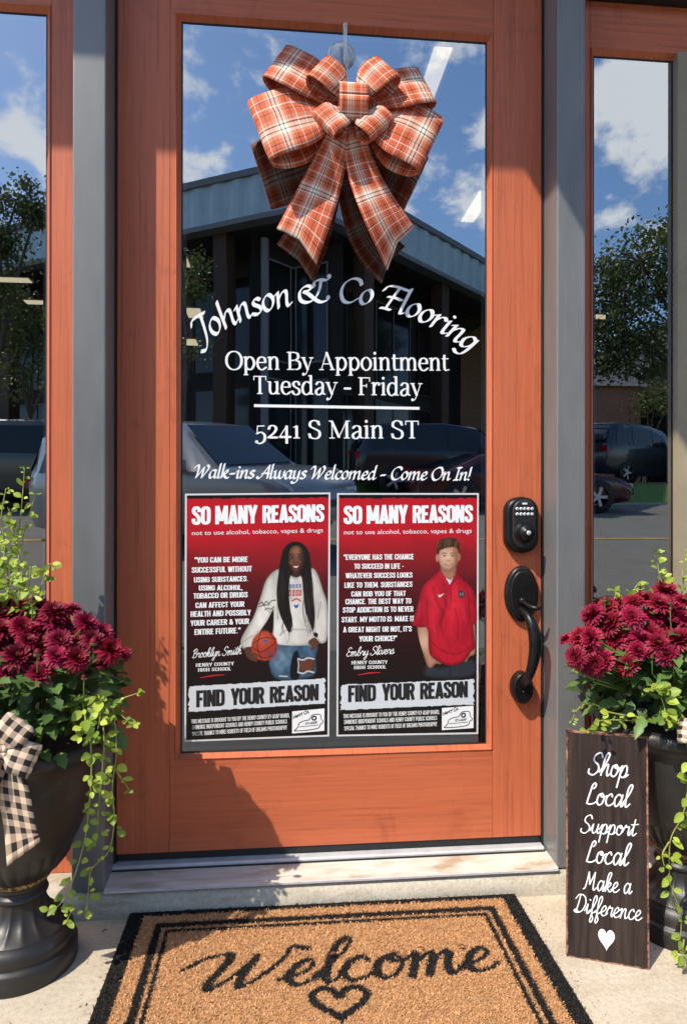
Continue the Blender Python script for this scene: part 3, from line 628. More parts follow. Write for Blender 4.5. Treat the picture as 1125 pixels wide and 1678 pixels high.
for i in range(len(key)-1):
    p0, p1, p2, p3 = key[max(i-1, 0)], key[i], key[i+1], key[min(i+2, len(key)-1)]
    for k in range(5):
        t = k/5; q = [.5*((2*p1[j])+(-p0[j]+p2[j])*t+(2*p0[j]-5*p1[j]+4*p2[j]-p3[j])*t*t+(-p0[j]+3*p1[j]-3*p2[j]+p3[j])*t**3) for j in range(4)]
        pts.append(q[:3]); rr.append(q[3])
mb = MB(); mb.tube(pts, rr, 18); build('grip', mb, M['bronze'], hs_)
mb = plate(.4075, .4085, .0485, .070, .024, 0, oval, steps=8); build('lower_plate', mb, M['bronze'], hs_)
for x_, z_ in ((.4075, .39),):
    mb = MB(); mb.lathe([(.0001, -.0262), (.003, -.026), (.0035, -.0235)], x_, 0, z_+.012, 12, axis='y'); build('screw', mb, M['bronze'], hs_)

# ------------------------------------------------------------------ posters
def inside(px, py, poly):
    res = np.zeros(px.shape, bool); n = len(poly)
    for i in range(n):
        x0, y0 = poly[i]; x1, y1 = poly[(i+1) % n]
        c = ((y0 > py) != (y1 > py)); res ^= c & (px < (x1-x0)*(py-y0)/(y1-y0+1e-9)+x0)
    return res
def sd(px, py, poly):
    d = np.full(px.shape, 1e9); n = len(poly)
    for i in range(n):
        x0, y0 = poly[i]; x1, y1 = poly[(i+1) % n]; ex, ey = x1-x0, y1-y0; L = ex*ex+ey*ey+1e-9
        t = np.clip(((px-x0)*ex+(py-y0)*ey)/L, 0, 1); d = np.minimum(d, np.hypot(px-x0-t*ex, py-y0-t*ey))
    return np.where(inside(px, py, poly), -d, d)
def lin(c): return np.array(srgb(*c)[:3])
class Paint:
    def __init__(s, nx, ny, W0, H0):
        s.nx, s.ny = nx, ny; s.X, s.Y = np.meshgrid(np.linspace(0, W0, nx), np.linspace(0, H0, ny)); s.img = np.zeros((ny, nx, 3))
        rg = np.random.RandomState(5); s.noise = rg.rand(ny, nx)-.5
    def blend(s, a, col): s.img[:] = s.img*(1-a[..., None])+col*a[..., None]
    def poly(s, pts, col, soft=4, sm=True, edge=None, ew=22, light=None):
        if sm:
            pts = catmull(list(pts)+[pts[0]], 5)[:-1]
        d = sd(s.X, s.Y, pts); a = np.clip(.5-d/soft, 0, 1); c = np.ones((s.ny, s.nx, 1))*lin(col)
        if edge is not None: e = np.clip(1+d/ew, 0, 1)[..., None]; c = c*(1-e)+lin(edge)*e
        if light is not None:
            (lx, ly, lr, lc) = light; g = np.exp(-((s.X-lx)**2+(s.Y-ly)**2)/lr**2)[..., None]; c = c*(1-g)+lin(lc)*g
        s.blend(a, c); return d
    def ell(s, cx, cy, rx, ry, col, soft=3, al=1):
        d = (np.hypot((s.X-cx)/rx, (s.Y-cy)/ry)-1)*min(rx, ry); s.blend(np.clip(.5-d/soft, 0, 1)*al, lin(col))
    def fabric(s, d, amp, sx, sy, seed, slant=.25):
        # folds printed in the photograph of the cloth
        X, Y = s.X+slant*s.Y, s.Y; v = np.zeros(X.shape)
        rg = np.random.RandomState(seed)
        for k in range(7):
            fx, fy, p1, p2 = sx*rg.uniform(.5, 2.2), sy*rg.uniform(.3, 1.6), rg.uniform(0, 6), rg.uniform(0, 6); v += np.sin(X*fx+p1+1.8*np.sin(Y*fy+p2)+.8*np.sin(X*fx*.4+Y*fy))/(1+.3*k)
        v = np.clip(v/2.2, -1, 1); m_ = np.clip(.5-d/4, 0, 1)*np.clip(-d/14, .15, 1); s.img *= (1+amp*m_*v)[..., None]
    def line(s, pts, w, col, al=1, soft=3):
        pts = catmull(pts, 6); d = np.full(s.X.shape, 1e9)
        for (x0, y0), (x1, y1) in zip(pts[:-1], pts[1:]):
            ex, ey = x1-x0, y1-y0; L = ex*ex+ey*ey+1e-9; t = np.clip(((s.X-x0)*ex+(s.Y-y0)*ey)/L, 0, 1); d = np.minimum(d, np.hypot(s.X-x0-t*ex, s.Y-y0-t*ey))
        s.blend(np.clip((w/2-d)/soft+.5, 0, 1)*al, lin(col))
def background(P, W0, H0):
    stops = [(0, (198, 24, 38)), (260, (196, 26, 40)), (380, (150, 28, 36)), (560, (92, 22, 28)), (800, (58, 15, 20)), (1000, (38, 14, 16)), (1180, (22, 18, 18)), (2000, (20, 19, 19))]
    for k in range(3): P.img[..., k] = np.interp(P.Y, [a for a, _ in stops], [lin(c)[k] for _, c in stops])
    cn = np.zeros_like(P.X)
    for fx, fy, a, ph in ((.007, .011, .5, 1), (.019, .013, .3, 2), (.041, .03, .2, 5)): cn += a*np.sin(P.X*fx+ph+2*np.sin(P.Y*fy))*np.cos(P.Y*fy*1.3+ph)
    P.img *= (1+.16*cn)[..., None]
    rg = np.random.RandomState(2); jag = np.interp(P.X[0], np.linspace(0, W0, 60), rg.rand(60)*9)
    P.blend((P.Y < 28+jag[None, :]).astype(float), lin((12, 12, 12)))
    P.blend(((P.X < 11) | (P.X > W0-11) | (P.Y < 11) | (P.Y > H0-11)).astype(float), lin((232, 234, 236)))
    # torn paper banner
    jl = np.interp(P.Y[:, 0], np.linspace(1100, 1400, 26), rg.rand(26)*14)[:, None]; jt = np.interp(P.X[0], np.linspace(0, W0, 40), rg.rand(40)*5)[None, :]
    top = 1190-.028*P.X*(W0/907)+jt; bot = 1352-.028*P.X-jt
    P.blend(((P.X > 20+jl) & (P.X < W0-22-jl) & (P.Y > top) & (P.Y < bot)).astype(float), lin((224, 230, 236)))
def girl(P):
    o = lambda L: [(x-50, y-72) for x, y in L]; p = P
    p.poly(o([(603, 1005), (862, 1010), (872, 1110), (852, 1225), (606, 1225)]), (66, 96, 122), 4, edge=(34, 56, 76), light=(600, 1040, 60, (110, 142, 165)))
    p.fabric(sd(P.X, P.Y, o([(603, 1005), (862, 1010), (872, 1110), (852, 1225), (606, 1225)])), .3, .05, .04, 8, 0)
    p.poly(o([(722, 1090), (760, 1070), (768, 1225), (708, 1225)]), (18, 20, 24), 8)
    p.poly(o([(762, 1115), (858, 1108), (850, 1200), (760, 1190)]), (105, 62, 46), 5, edge=(70, 42, 32))
    for yy in (1112, 1196): p.line(o([(758, yy), (790, yy+8), (820, yy-4), (858, yy+4)]), 9, (205, 212, 215))
    p.line(o([(640, 1216), (690, 1220)]), 7, (200, 208, 212)); p.line(o([(757, 1115), (762, 1150), (758, 1190)]), 6, (190, 200, 205))
    # hoodie
    hood = o([(596, 566), (640, 548), (700, 575), (742, 598), (790, 572), (846, 545), (882, 590), (915, 690), (942, 780), (944, 980), (905, 1020), (862, 985), (866, 1012), (820, 1028), (700, 1026), (622, 1012), (598, 960), (602, 800), (560, 872), (500, 960), (468, 1036), (414, 1040), (397, 990), (430, 920), (478, 840), (520, 720), (552, 620)])
    p.poly(hood, (216, 211, 202), 4, edge=(150, 145, 138), light=(640-50, 850, 170, (232, 229, 222)))
    dd = sd(P.X, P.Y, hood); p.fabric(dd, .17, .022, .010, 3, .15); p.fabric(dd, .07, .07, .03, 5, -.2)
    for L in ([(602, 800), (596, 860), (600, 960)], [(858, 790), (862, 900), (870, 980)], [(640, 960), (700, 930), (830, 935), (862, 960)], [(520, 740), (560, 800), (596, 830)], [(470, 960), (430, 985), (410, 1000)], [(700, 990), (690, 1010)], [(900, 760), (880, 860)]):
        p.line(o(L), 9, (142, 136, 130), .55, 8)
    p.poly(o([(560, 872), (600, 815), (598, 940), (560, 935), (520, 935)]), (34, 14, 16), 5)
    # print on the chest
    for i, x in enumerate((704, 722, 742, 762)): p.poly(o([(x, 645), (x+13, 645), (x+13, 668), (x, 668)]), (48, 92, 168), 3, False); p.ell(x-43, 657-72, 3, 5, (190, 195, 205))
    for i, x in enumerate((696, 720, 742, 762)): p.poly(o([(x, 682), (x+16, 678), (x+16, 716), (x, 720)]), (196, 40, 52), 3, False); p.line(o([(x+8, 690), (x+8, 708)]), 4, (215, 205, 200))
    p.line(o([(720, 748), (745, 736), (772, 748)]), 9, (205, 60, 66)); p.poly(o([(732, 770), (745, 776), (758, 768), (758, 784), (745, 796), (733, 786)]), (48, 92, 168), 3)
    for L in ([(512, 766), (530, 752), (540, 770), (556, 748), (572, 762), (590, 745), (616, 742)], [(512, 780), (540, 772), (575, 770)], [(548, 800), (566, 790), (584, 798), (606, 782)]): p.line(o(L), 7, (30, 28, 30), .85)
    # hand, ball
    p.poly(o([(420, 1036), (468, 1030), (492, 1060), (505, 1100), (490, 1122), (450, 1105), (428, 1075)]), (92, 56, 42), 4)
    p.ell(546-50, 1026-72, 82, 92, (176, 64, 44)); p.ell(530-50, 985-72, 42, 40, (205, 92, 66), 60, .8); p.ell(590-50, 1075-72, 38, 34, (120, 38, 30), 50, .5)
    for L in ([(470, 1010), (540, 975), (622, 985)], [(466, 1030), (530, 1062), (612, 1010)], [(520, 940), (500, 1030), (530, 1112)], [(575, 940), (610, 990), (618, 1060)], [(478, 1068), (540, 1100), (600, 1090)]): p.line(o(L), 5, (52, 22, 20), .9)
    p.ell(551-50, 996-72, 13, 9, (70, 90, 150)); p.line(o([(560, 1080), (585, 1072), (605, 1052)]), 8, (80, 84, 130), .8)
    for k in range(4): p.line(o([(462+8*k, 1062+9*k), (482+5*k, 1080+9*k), (500-2*k, 1096+7*k)]), 9, (108, 66, 50))
    p.poly(o([(826, 1000), (862, 982), (892, 1012), (880, 1030), (856, 1062), (838, 1058), (846, 1030), (824, 1022)]), (98, 60, 46), 4)
    p.poly(o([(858, 950), (882, 956), (880, 980), (858, 972)]), (24, 22, 24), 3)
    # neck, hair, face
    p.poly(o([(712, 545), (772, 545), (778, 585), (742, 602), (704, 582)]), (64, 38, 28), 4)
    hair = o([(735, 377), (690, 392), (656, 440), (640, 520), (628, 600), (620, 700), (632, 800), (662, 880), (704, 948), (722, 880), (706, 790), (700, 690), (706, 600), (742, 560), (776, 600), (788, 690), (800, 800), (826, 880), (852, 938), (864, 850), (856, 740), (848, 640), (838, 540), (826, 450), (785, 392)])
    p.poly(hair, (30, 24, 24), 5)
    rg = np.random.RandomState(4)
    for k in range(46):
        x = rg.choice([rg.uniform(634, 700), rg.uniform(786, 850)]); y0 = rg.uniform(560, 760); L = rg.uniform(90, 190)
        p.line(o([(x, y0), (x+rg.uniform(-9, 9), y0+L/2), (x+rg.uniform(-12, 12)+6, y0+L)]), rg.uniform(2.5, 5), rg.choice([0, 1]) and (58, 48, 46) or (16, 13, 14), .75)
    for k in range(26):
        x = rg.choice([rg.uniform(645, 722), rg.uniform(800, 860)]); y0 = rg.uniform(850, 915)
        p.line(o([(x, y0), (x+rg.uniform(-8, 8), y0+25), (x+rg.uniform(-14, 14), y0+rg.uniform(35, 75))]), 3, (44, 36, 34), .7)
    p.poly(o([(742, 402), (708, 420), (695, 470), (700, 520), (718, 560), (742, 578), (766, 560), (784, 520), (790, 468), (776, 420)]), (104, 66, 48), 4, edge=(62, 38, 28), ew=26, light=(742-50, 440-72, 34, (150, 102, 78)))
    for sx in (-1, 1):
        p.ell(742+sx*22-50, 478-72, 10, 4, (150, 138, 130)); p.ell(742+sx*22-50, 478-72, 6.5, 5.5, (22, 14, 12)); p.line(o([(742+sx*10, 461), (742+sx*22, 455), (742+sx*36, 462)]), 5, (28, 18, 15)); p.line(o([(742+sx*11, 474), (742+sx*22, 470), (742+sx*34, 476)]), 3, (20, 13, 12))
        p.ell(742+sx*30-50, 508-72, 12, 10, (140, 92, 70), 14, .7)
    p.ell(742-50, 506-72, 13, 8, (86, 52, 38), 5); p.ell(742-50, 498-72, 6, 9, (150, 100, 76), 8, .7)
    p.poly(o([(720, 526), (742, 530), (764, 524), (756, 546), (742, 552), (728, 546)]), (120, 52, 48), 3); p.poly(o([(726, 530), (742, 533), (758, 529), (751, 539), (742, 541), (733, 539)]), (228, 224, 218), 2)
    p.poly(o([(772, 420), (790, 468), (784, 520), (766, 560), (756, 566), (772, 500)]), (58, 36, 28), 24)
def boy(P):
    o = lambda L: [(x-45, y-72) for x, y in L]; p = P
    p.poly(o([(604, 1140), (700, 1160), (892, 1110), (888, 1225), (606, 1225)]), (48, 52, 60), 4, edge=(26, 28, 34))
    p.line(o([(752, 1150), (748, 1222)]), 8, (22, 24, 28), .8)
    skin = (202, 152, 124)
    p.poly(o([(545, 900), (606, 905), (612, 990), (628, 1075), (668, 1098), (694, 1140), (660, 1140), (628, 1166), (604, 1148), (582, 1080), (556, 990)]), (188, 138, 112), 4, edge=(140, 94, 74), light=(585-45, 1000-72, 60, (222, 178, 150)))
    for k in range(3): p.line(o([(632+9*k, 1104-4*k), (656+8*k, 1120-4*k), (684+4*k, 1146-7*k)]), 4, (132, 88, 70), .8)
    p.poly(o([(866, 888), (902, 888), (908, 960), (906, 1075), (872, 1098), (850, 1132), (842, 1118), (868, 1060), (884, 980)]), (190, 140, 114), 4, edge=(140, 95, 75))
    shirt = o([(684, 566), (622, 610), (580, 652), (558, 720), (530, 820), (502, 886), (552, 912), (606, 920), (612, 1030), (630, 1092), (700, 1140), (768, 1152), (842, 1124), (880, 1070), (908, 1040), (900, 960), (896, 896), (918, 884), (916, 770), (892, 676), (840, 622), (786, 588), (742, 650)])
    p.poly(shirt, (184, 22, 42), 4, edge=(118, 12, 28), ew=26, light=(690-45, 760-72, 150, (208, 36, 56)))
    dd = sd(P.X, P.Y, shirt); p.fabric(dd, .26, .020, .009, 4, .1); p.fabric(dd, .10, .06, .03, 6, -.25)
    for L in ([(600, 740), (606, 850), (608, 915)], [(860, 700), (868, 800), (872, 900)], [(700, 800), (690, 880), (706, 960)], [(780, 800), (800, 900), (790, 1000)], [(630, 1000), (700, 1060), (800, 1080), (880, 1030)], [(720, 720), (716, 800), (680, 900)], [(640, 660), (660, 740), (690, 800)]): p.line(o(L), 9, (116, 10, 26), .6, 10)
    for L in ([(650, 900), (660, 980)], [(830, 760), (838, 860)], [(560, 760), (548, 850)]): p.line(o(L), 12, (222, 60, 78), .4, 14)
    p.line(o([(744, 650), (752, 690), (752, 760)]), 5, (110, 10, 25), .9)
    p.poly(o([(800, 682), (836, 684), (840, 730), (802, 728)]), (40, 44, 56), 2, False)
    for L in ([(810, 692), (812, 720)], [(828, 692), (829, 720)], [(811, 706), (829, 706)]): p.line(o(L), 4, (150, 152, 160))
    p.poly(o([(672, 708), (682, 712), (712, 700), (686, 724), (676, 722)]), (232, 228, 228), 2, False)
    # neck, collar, head
    p.poly(o([(694, 530), (778, 530), (780, 590), (760, 640), (744, 640), (700, 590)]), (176, 124, 98), 4, edge=(140, 92, 72))
    p.poly(o([(722, 606), (752, 618), (766, 604), (756, 640), (746, 646)]), (224, 224, 226), 3)
    p.poly(o([(684, 560), (700, 575), (746, 646), (736, 660), (690, 610), (672, 585)]), (196, 30, 50), 3); p.poly(o([(786, 575), (798, 590), (764, 640), (750, 658), (746, 646)]), (160, 18, 36), 3)
    p.ell(667-45, 478-72, 10, 24, (190, 134, 108)); p.ell(804-45, 472-72, 9, 24, (176, 120, 96))
    p.poly(o([(738, 392), (690, 412), (676, 460), (680, 505), (698, 545), (736, 566), (770, 546), (792, 505), (798, 455), (784, 410)]), skin, 4, edge=(158, 108, 84), ew=26, light=(722-45, 470-72, 44, (232, 190, 164)))
    p.poly(o([(664, 446), (668, 390), (690, 362), (740, 348), (788, 358), (806, 392), (808, 440), (800, 452), (794, 424), (770, 410), (730, 414), (700, 424), (682, 432), (676, 455)]), (66, 44, 30), 4, light=(730-45, 375-72, 26, (104, 72, 48)))
    rg = np.random.RandomState(9)
    for k in range(22):
        x = rg.uniform(676, 800); p.line(o([(x, 358+abs(x-738)*.25), (x-6, 385), (x-12, rg.uniform(408, 426))]), 3, (58, 38, 26) if k % 2 else (128, 92, 64), .6)
    for sx in (-1, 1):
        p.ell(738+sx*25-45, 466-72, 9, 3.8, (188, 172, 162)); p.ell(738+sx*25-45, 466-72, 5.6, 4.4, (62, 50, 44)); p.ell(738+sx*26-45, 490-72, 13, 12, (222, 150, 128), 14, .35); p.line(o([(738+sx*12, 452), (738+sx*26, 446), (738+sx*42, 453)]), 6, (110, 74, 52), .9); p.line(o([(738+sx*14, 462), (738+sx*25, 459), (738+sx*37, 464)]), 3, (70, 44, 34), .9)
    p.ell(738-45, 494-72, 11, 6, (168, 112, 90), 6); p.ell(737-45, 482-72, 5, 12, (238, 200, 176), 8, .7)
    p.line(o([(716, 517), (736, 524), (758, 516)]), 7, (158, 86, 76)); p.line(o([(724, 518), (736, 521), (750, 517)]), 3, (214, 204, 196)); p.poly(o([(770, 425), (798, 455), (792, 505), (770, 546), (752, 560), (776, 500)]), (150, 100, 78), 26)
    p.ell(738-45, 556-72, 34, 10, (150, 100, 80), 14, .6)
m = NM('poster_print', .35, 0, .4); vc = m.n('ShaderNodeVertexColor'); vc.layer_name = 'Col'; m.base(vc.outputs['Color']); M['print'] = m.m
m = NM('poster_ink_black', .5); m.base((.012, .012, .013, 1)); M['ink'] = m.m
m = NM('poster_red', .5); m.base(srgb(200, 30, 45)); M['redink'] = m.m
PY = .0085
def poster(corners, W0, H0, ox, draw, quote, qrows, name_, label, sig_box, sch):
    tl, tr, bl, br = [at(u, v, PY) for u, v in corners]
    def W(x, y, l=1.0):        # poster artwork units -> world
        a, b = (x-ox)/W0, (y-72)/H0
        p = (tl*(1-a)+tr*a)*(1-b)+(bl*(1-a)+br*a)*b
        return (p.x, PY-.0003*l, p.z)
    t = thing('poster', tuple((bl+br)/2), label, 'poster', 'matching posters on the door glass')
    P = Paint(300, 516, W0, H0); background(P, W0, H0); draw(P)
    P.img *= (1+.05*P.noise)[..., None]; P.img = np.clip(P.img*.80, 0, 1)
    mb = MB(); nx, ny = P.nx, P.ny
    gx = np.linspace(ox, ox+W0, nx); gy = np.linspace(72, 72+H0, ny)
    mb.v = [W(x, y, 0) for y in gy for x in gx]
    mb.f = [(j*nx+i, (j+1)*nx+i, (j+1)*nx+i+1, j*nx+i+1) for j in range(ny-1) for i in range(nx-1)]; mb.m = [0]*len(mb.f); mb.sm = [True]*len(mb.f)
    mb.col = np.concatenate([P.img.reshape(-1, 3), np.ones((nx*ny, 1))], 1); build('printed_sheet', mb, M['print'], t)
    mb = MB(); a, b, c, d = W(ox, 72, 0), W(ox+W0, 72, 0), W(ox+W0, 72+H0, 0), W(ox, 72+H0, 0); e = .0012
    mb.quad(*[(q[0], PY+e, q[2]) for q in (a, d, c, b)])
    for p_, q_ in ((a, b), (b, c), (c, d), (d, a)): mb.quad(p_, q_, (q_[0], PY+e, q_[2]), (p_[0], PY+e, p_[2]))
    build('backing_board', mb, M['ink'], t)
    def block(name, rows, bold, mat):
        mb = MB()
        for k, (s, x0, x1, yb0, yb1, h) in enumerate(rows):   # baseline from (x0,yb0) to (x1,yb1), height h
            if bold < .01:
                vs, fs = block_text(s, bold); mb.add([W(x0+v[0]*(x1-x0), yb0+v[0]*(yb1-yb0)-v[1]*h, 1+.2*k) for v in vs], fs); continue
            Lc = text_width('cond', s); pen_text(mb, 'cond', s, lambda x, y, l: W(x0+x/Lc*(x1-x0), yb0+x/Lc*(yb1-yb0)-y/70*h, 1+.3*k+l), bold)
        return build(name, mb, mat, t)
    k = ox-50
    X = lambda x: ox+(x-50)*W0/908
    block('headline', [('SO MANY', X(92), X(497), 266, 260, 114), ('REASONS', X(530), X(920), 259, 256, 110)], 1.0, M['vinyl'])
    block('subheading', [('not to use alcohol, tobacco, vapes & drugs', X(94), X(912), 338, 330, 36)], .0, M['vinyl'])
    block('quote', qrows, .82, M['vinyl'])
    mb = MB(); L0 = text_width('brush', name_); (sx0, sx1, sy0, sy1, hh) = sig_box
    pen_text(mb, 'brush', name_, lambda x, y, l: W(sx0+(sx1-sx0)*x/L0, sy0+(sy1-sy0)*x/L0-y*hh, 1+l), .9); build('signature', mb, M['vinyl'], t)
    block('school_line', sch[0], .6, M['vinyl'])
    mb = MB(); a0, a1 = sch[1]; pp = catmull([a0, ((a0[0]+a1[0])/2, (a0[1]+a1[1])/2-4), a1], 6); o_ = [W(p[0], p[1]-4+abs(i-6)*.4) for i, p in enumerate(pp)]+[W(p[0], p[1]+4-abs(i-6)*.4) for i, p in reversed(list(enumerate(pp)))]
    mb.add(o_, [tuple(range(len(o_)))]); build('underline', mb, M['redink'], t)
    dy = 0 if ox == 50 else -22
    block('banner_words', [('FIND', X(122), X(298), 1394+dy, 1390+dy, 104), ('YOUR', X(338), X(545), 1388+dy, 1384+dy, 104), ('REASON', X(580), X(890), 1383+dy, 1374+dy, 102)], 1.0, M['ink'])
    block('small_print', [('THIS MESSAGE IS BROUGHT TO YOU BY THE HENRY COUNTY KY-ASAP BOARD,', X(92), X(706), 1494+dy, 1476+dy, 26), ('EMINENCE INDEPENDENT SCHOOLS AND HENRY COUNTY PUBLIC SCHOOLS.', X(98), X(694), 1530+dy, 1513+dy, 26),
                          ('SPECIAL THANKS TO MIKE ROBERTS OF FIELD OF DREAMS PHOTOGRAPHY.', X(98), X(694), 1570+dy, 1551+dy, 26)], .62, M['vinyl'])
    mb = MB(); q = [W(X(x), y+dy, .6) for x, y in ((722, 1440), (927, 1428), (927, 1568), (722, 1578))]; mb.quad(*q); lg = build('county_logo', mb, M['vinyl'], t)
    mb = MB()
    def ln(pts, w):
        pts = catmull(pts, 3); n = len(pts); vs = []
        for i, p_ in enumerate(pts):
            a_, b_ = pts[max(i-1, 0)], pts[min(i+1, n-1)]; dx, dy_ = b_[0]-a_[0], b_[1]-a_[1]; L = math.hypot(dx, dy_)+1e-6
            vs += [W(X(p_[0]-dy_/L*w), p_[1]+dx/L*w+dy, 1.6+.002*i), W(X(p_[0]+dy_/L*w), p_[1]-dx/L*w+dy, 1.6+.002*i)]
        mb.add(vs, [(2*i, 2*i+1, 2*i+3, 2*i+2) for i in range(n-1)])
    ln([(735, 1560), (758, 1540), (766, 1515), (800, 1500), (830, 1495), (848, 1468), (880, 1462), (902, 1468), (905, 1490), (920, 1512), (902, 1525), (890, 1548), (840, 1558), (780, 1562), (735, 1562)], 2.2)
    ln([(766, 1538), (830, 1534), (888, 1530)], 1.6)
    for rows in ([('Henry', 728, 790, 1496, 1468, 30), ('Co.', 796, 830, 1466, 1452, 26)], [('KY-ASAP', 808, 882, 1526, 1520, 15)]):
        for (s, x0, x1, y0, y1, h) in rows:
            vs, fs = block_text(s, .03); mb.add([W(X(x0+v[0]*(x1-x0)), y0+v[0]*(y1-y0)-v[1]*h+dy, 1.6) for v in vs], fs)
    ln([(862, 1474), (851, 1480), (850, 1492), (862, 1498), (872, 1492), (872, 1480), (862, 1474)], 4.5)
    build('logo_ink', mb, M['ink'], lg)
    return t
q1 = [('"YOU CAN BE MORE', 110, 440, 500, 500, 34), ('SUCCESSFUL WITHOUT', 92, 466, 562, 560, 35), ('USING SUBSTANCES.', 106, 442, 622, 620, 33), ('USING ALCOHOL,', 136, 408, 672, 674, 32), ('TOBACCO OR DRUGS', 103, 440, 722, 720, 34),
      ('CAN AFFECT YOUR', 116, 420, 780, 778, 34), ('HEALTH AND POSSIBLY', 86, 460, 834, 832, 35), ('YOUR CAREER & YOUR', 86, 450, 890, 886, 35), ('ENTIRE FUTURE."', 110, 396, 946, 942, 36)]
q2 = [('"EVERYONE HAS THE CHANCE', 86, 520, 488, 486, 34), ('TO SUCCEED IN LIFE -', 150, 458, 544, 544, 33), ('WHATEVER SUCCESS LOOKS', 98, 512, 602, 600, 33), ('LIKE TO THEM. SUBSTANCES', 91, 512, 662, 658, 34), ('CAN ROB YOU OF THAT', 133, 470, 716, 714, 33),
      ('CHANCE. THE BEST WAY TO', 97, 505, 764, 762, 34), ('STOP ADDICTION IS TO NEVER', 81, 518, 816, 812, 34), ('START. MY MOTTO IS: MAKE IT', 74, 522, 876, 872, 34), ('A GREAT NIGHT OR NOT, IT\'S', 84, 508, 938, 936, 34), ('YOUR CHOICE!"', 182, 416, 996, 994, 34)]
poster([(303, 809), (541, 807), (302, 1216), (539, 1207)], 908, 1533, 50, girl, None, q1, 'Brooklyn Smith', 'red and black poster showing a person in a white hoodie with a basketball',
       (96, 398, 1088, 1072, .60), ([('HENRY COUNTY', 118, 356, 1144, 1140, 22), ('HIGH SCHOOL', 132, 338, 1174, 1172, 22)], ((146, 1212), (298, 1198))))
poster([(552, 808), (784, 808), (551, 1207), (783, 1203)], 883, 1512, 45, boy, None, q2, 'Embry Slivers', 'red and black poster showing a person in a red polo shirt',
       (102, 394, 1088, 1074, .60), ([('HENRY COUNTY', 135, 358, 1138, 1136, 22), ('HIGH SCHOOL', 150, 350, 1168, 1166, 22)], ((176, 1204), (314, 1190))))
# ------------------------------------------------------------------ doormat
MW, MD, MT = .762, .445, .014
mo = Vector((-.4055, -.097-MD, 0)); rotm = R_(-.3)
def mat_xy(a, b): return (mo.x+a*math.cos(rotm)-b*math.sin(rotm), mo.y+a*math.sin(rotm)+b*math.cos(rotm))
def mat_uv(p): dx, dy = p[0]-mo.x, p[1]-mo.y; return (dx*math.cos(rotm)+dy*math.sin(rotm), -dx*math.sin(rotm)+dy*math.cos(rotm))
nxm, nym = 510, 298
gx, gy = np.meshgrid(np.linspace(0, MW, nxm), np.linspace(0, MD, nym))
dark = np.zeros_like(gx)
ex = np.minimum(gx, MW-gx); eb = gy; et = MD-gy
ed = np.minimum(ex, np.minimum(eb, et+.016))
wob = .0008*np.sin(gx*900)+.0007*np.sin(gy*1100)
ed = ed+wob
dark = ((ed < .029) | ((ed > .054) & (ed < .069)) | ((ed > .075) & (ed < .084))).astype(float)
dark[(gy > MD-.006)] = 1
wu0 = mat_uv(atz(318, 1623, .016)); wu1 = mat_uv(atz(790, 1588, .016))
Lw = text_width('brush', 'Welcome'); wk = (wu1[0]-wu0[0])/(Lw-14)
th_ = math.atan2(wu1[1]-wu0[1], wu1[0]-wu0[0]); hk = .00124
def pen_segments(font, s, f):
    F, (pa, pb, th), sl = FONTS[font]; x0 = 0; out = []
    for ch in s:
        w, spec = F[ch]
        if spec:
            for pen, segs in strokes(spec):
                for P in segs:
                    pts = [(x0+p[0]+sl*p[1], p[1]) for p in catmull(P, 5)]
                    for p, q in zip(pts[:-1], pts[1:]):
                        down = max(0, min(1, (p[1]-q[1])/(abs(p[1]-q[1])+abs(p[0]-q[0])+1e-6)))
                        out.append((f(*p), f(*q), 1.75+3.7*down))
        x0 += w
    return out
fm = lambda x, y: (wu0[0]+(x*wk+0)*math.cos(th_)-y*hk*math.sin(th_), wu0[1]+x*wk*math.sin(th_)+y*hk*math.cos(th_)*.98)
for (p, q, w) in pen_segments('brush', 'Welcome', fm):
    x0, x1 = min(p[0], q[0])-.01, max(p[0], q[0])+.01; y0, y1 = min(p[1], q[1])-.01, max(p[1], q[1])+.01
    i0, i1 = max(0, int(x0/MW*nxm)), min(nxm, int(x1/MW*nxm)+2); j0, j1 = max(0, int(y0/MD*nym)), min(nym, int(y1/MD*nym)+2)
    if i1 <= i0 or j1 <= j0: continue
    X, Y = gx[j0:j1, i0:i1], gy[j0:j1, i0:i1]; ex_, ey_ = q[0]-p[0], q[1]-p[1]; t = np.clip(((X-p[0])*ex_+(Y-p[1])*ey_)/(ex_**2+ey_**2+1e-12), 0, 1)
    d = np.hypot(X-p[0]-t*ex_, Y-p[1]-t*ey_); dark[j0:j1, i0:i1] = np.maximum(dark[j0:j1, i0:i1], (d < .00125*w+.0022))
def heart(cx, cy, w, h, n=60):
    out = []
    for i in range(n):
        t = 2*math.pi*i/n; x = 16*math.sin(t)**3; y = 13*math.cos(t)-5*math.cos(2*t)-2*math.cos(3*t)-math.cos(4*t)
        out.append((cx+x/32*w, cy+(y+2.5)/29*h))
    return out
hc = mat_uv(atz(557, 1640, .016)); hh = heart(hc[0], hc[1]-.004, .098, .082)
dh = sd(gx, gy, hh); dark[(np.abs(dh+.0045) < .0068)] = 1
M['coir'] = None
m = NM('coir_fibre', .9, 0, .2); vc = m.n('ShaderNodeVertexColor'); vc.layer_name = 'Col'; m.base(vc.outputs['Color']); M['coir'] = m.m
rg = np.random.RandomState(11)
tanc = np.array([.52, .275, .125]); blk = np.array([.018, .016, .015])
def mat_color(a, b, k):
    i = min(nxm-1, max(0, int(a/MW*(nxm-1)+.5))); j = min(nym-1, max(0, int(b/MD*(nym-1)+.5)))
    d_ = dark[j, i]; return blk*(.5+k) if d_ > .5 else tanc*(.62+.62*k)
dm = thing('doormat', (mo.x+MW/2, mo.y+MD/2, 0), 'tan coir doormat with black borders, the word Welcome and a heart', 'doormat')
mb = MB(); sub = 3
nx_, ny_ = 255, 149; pts = []; cols = []
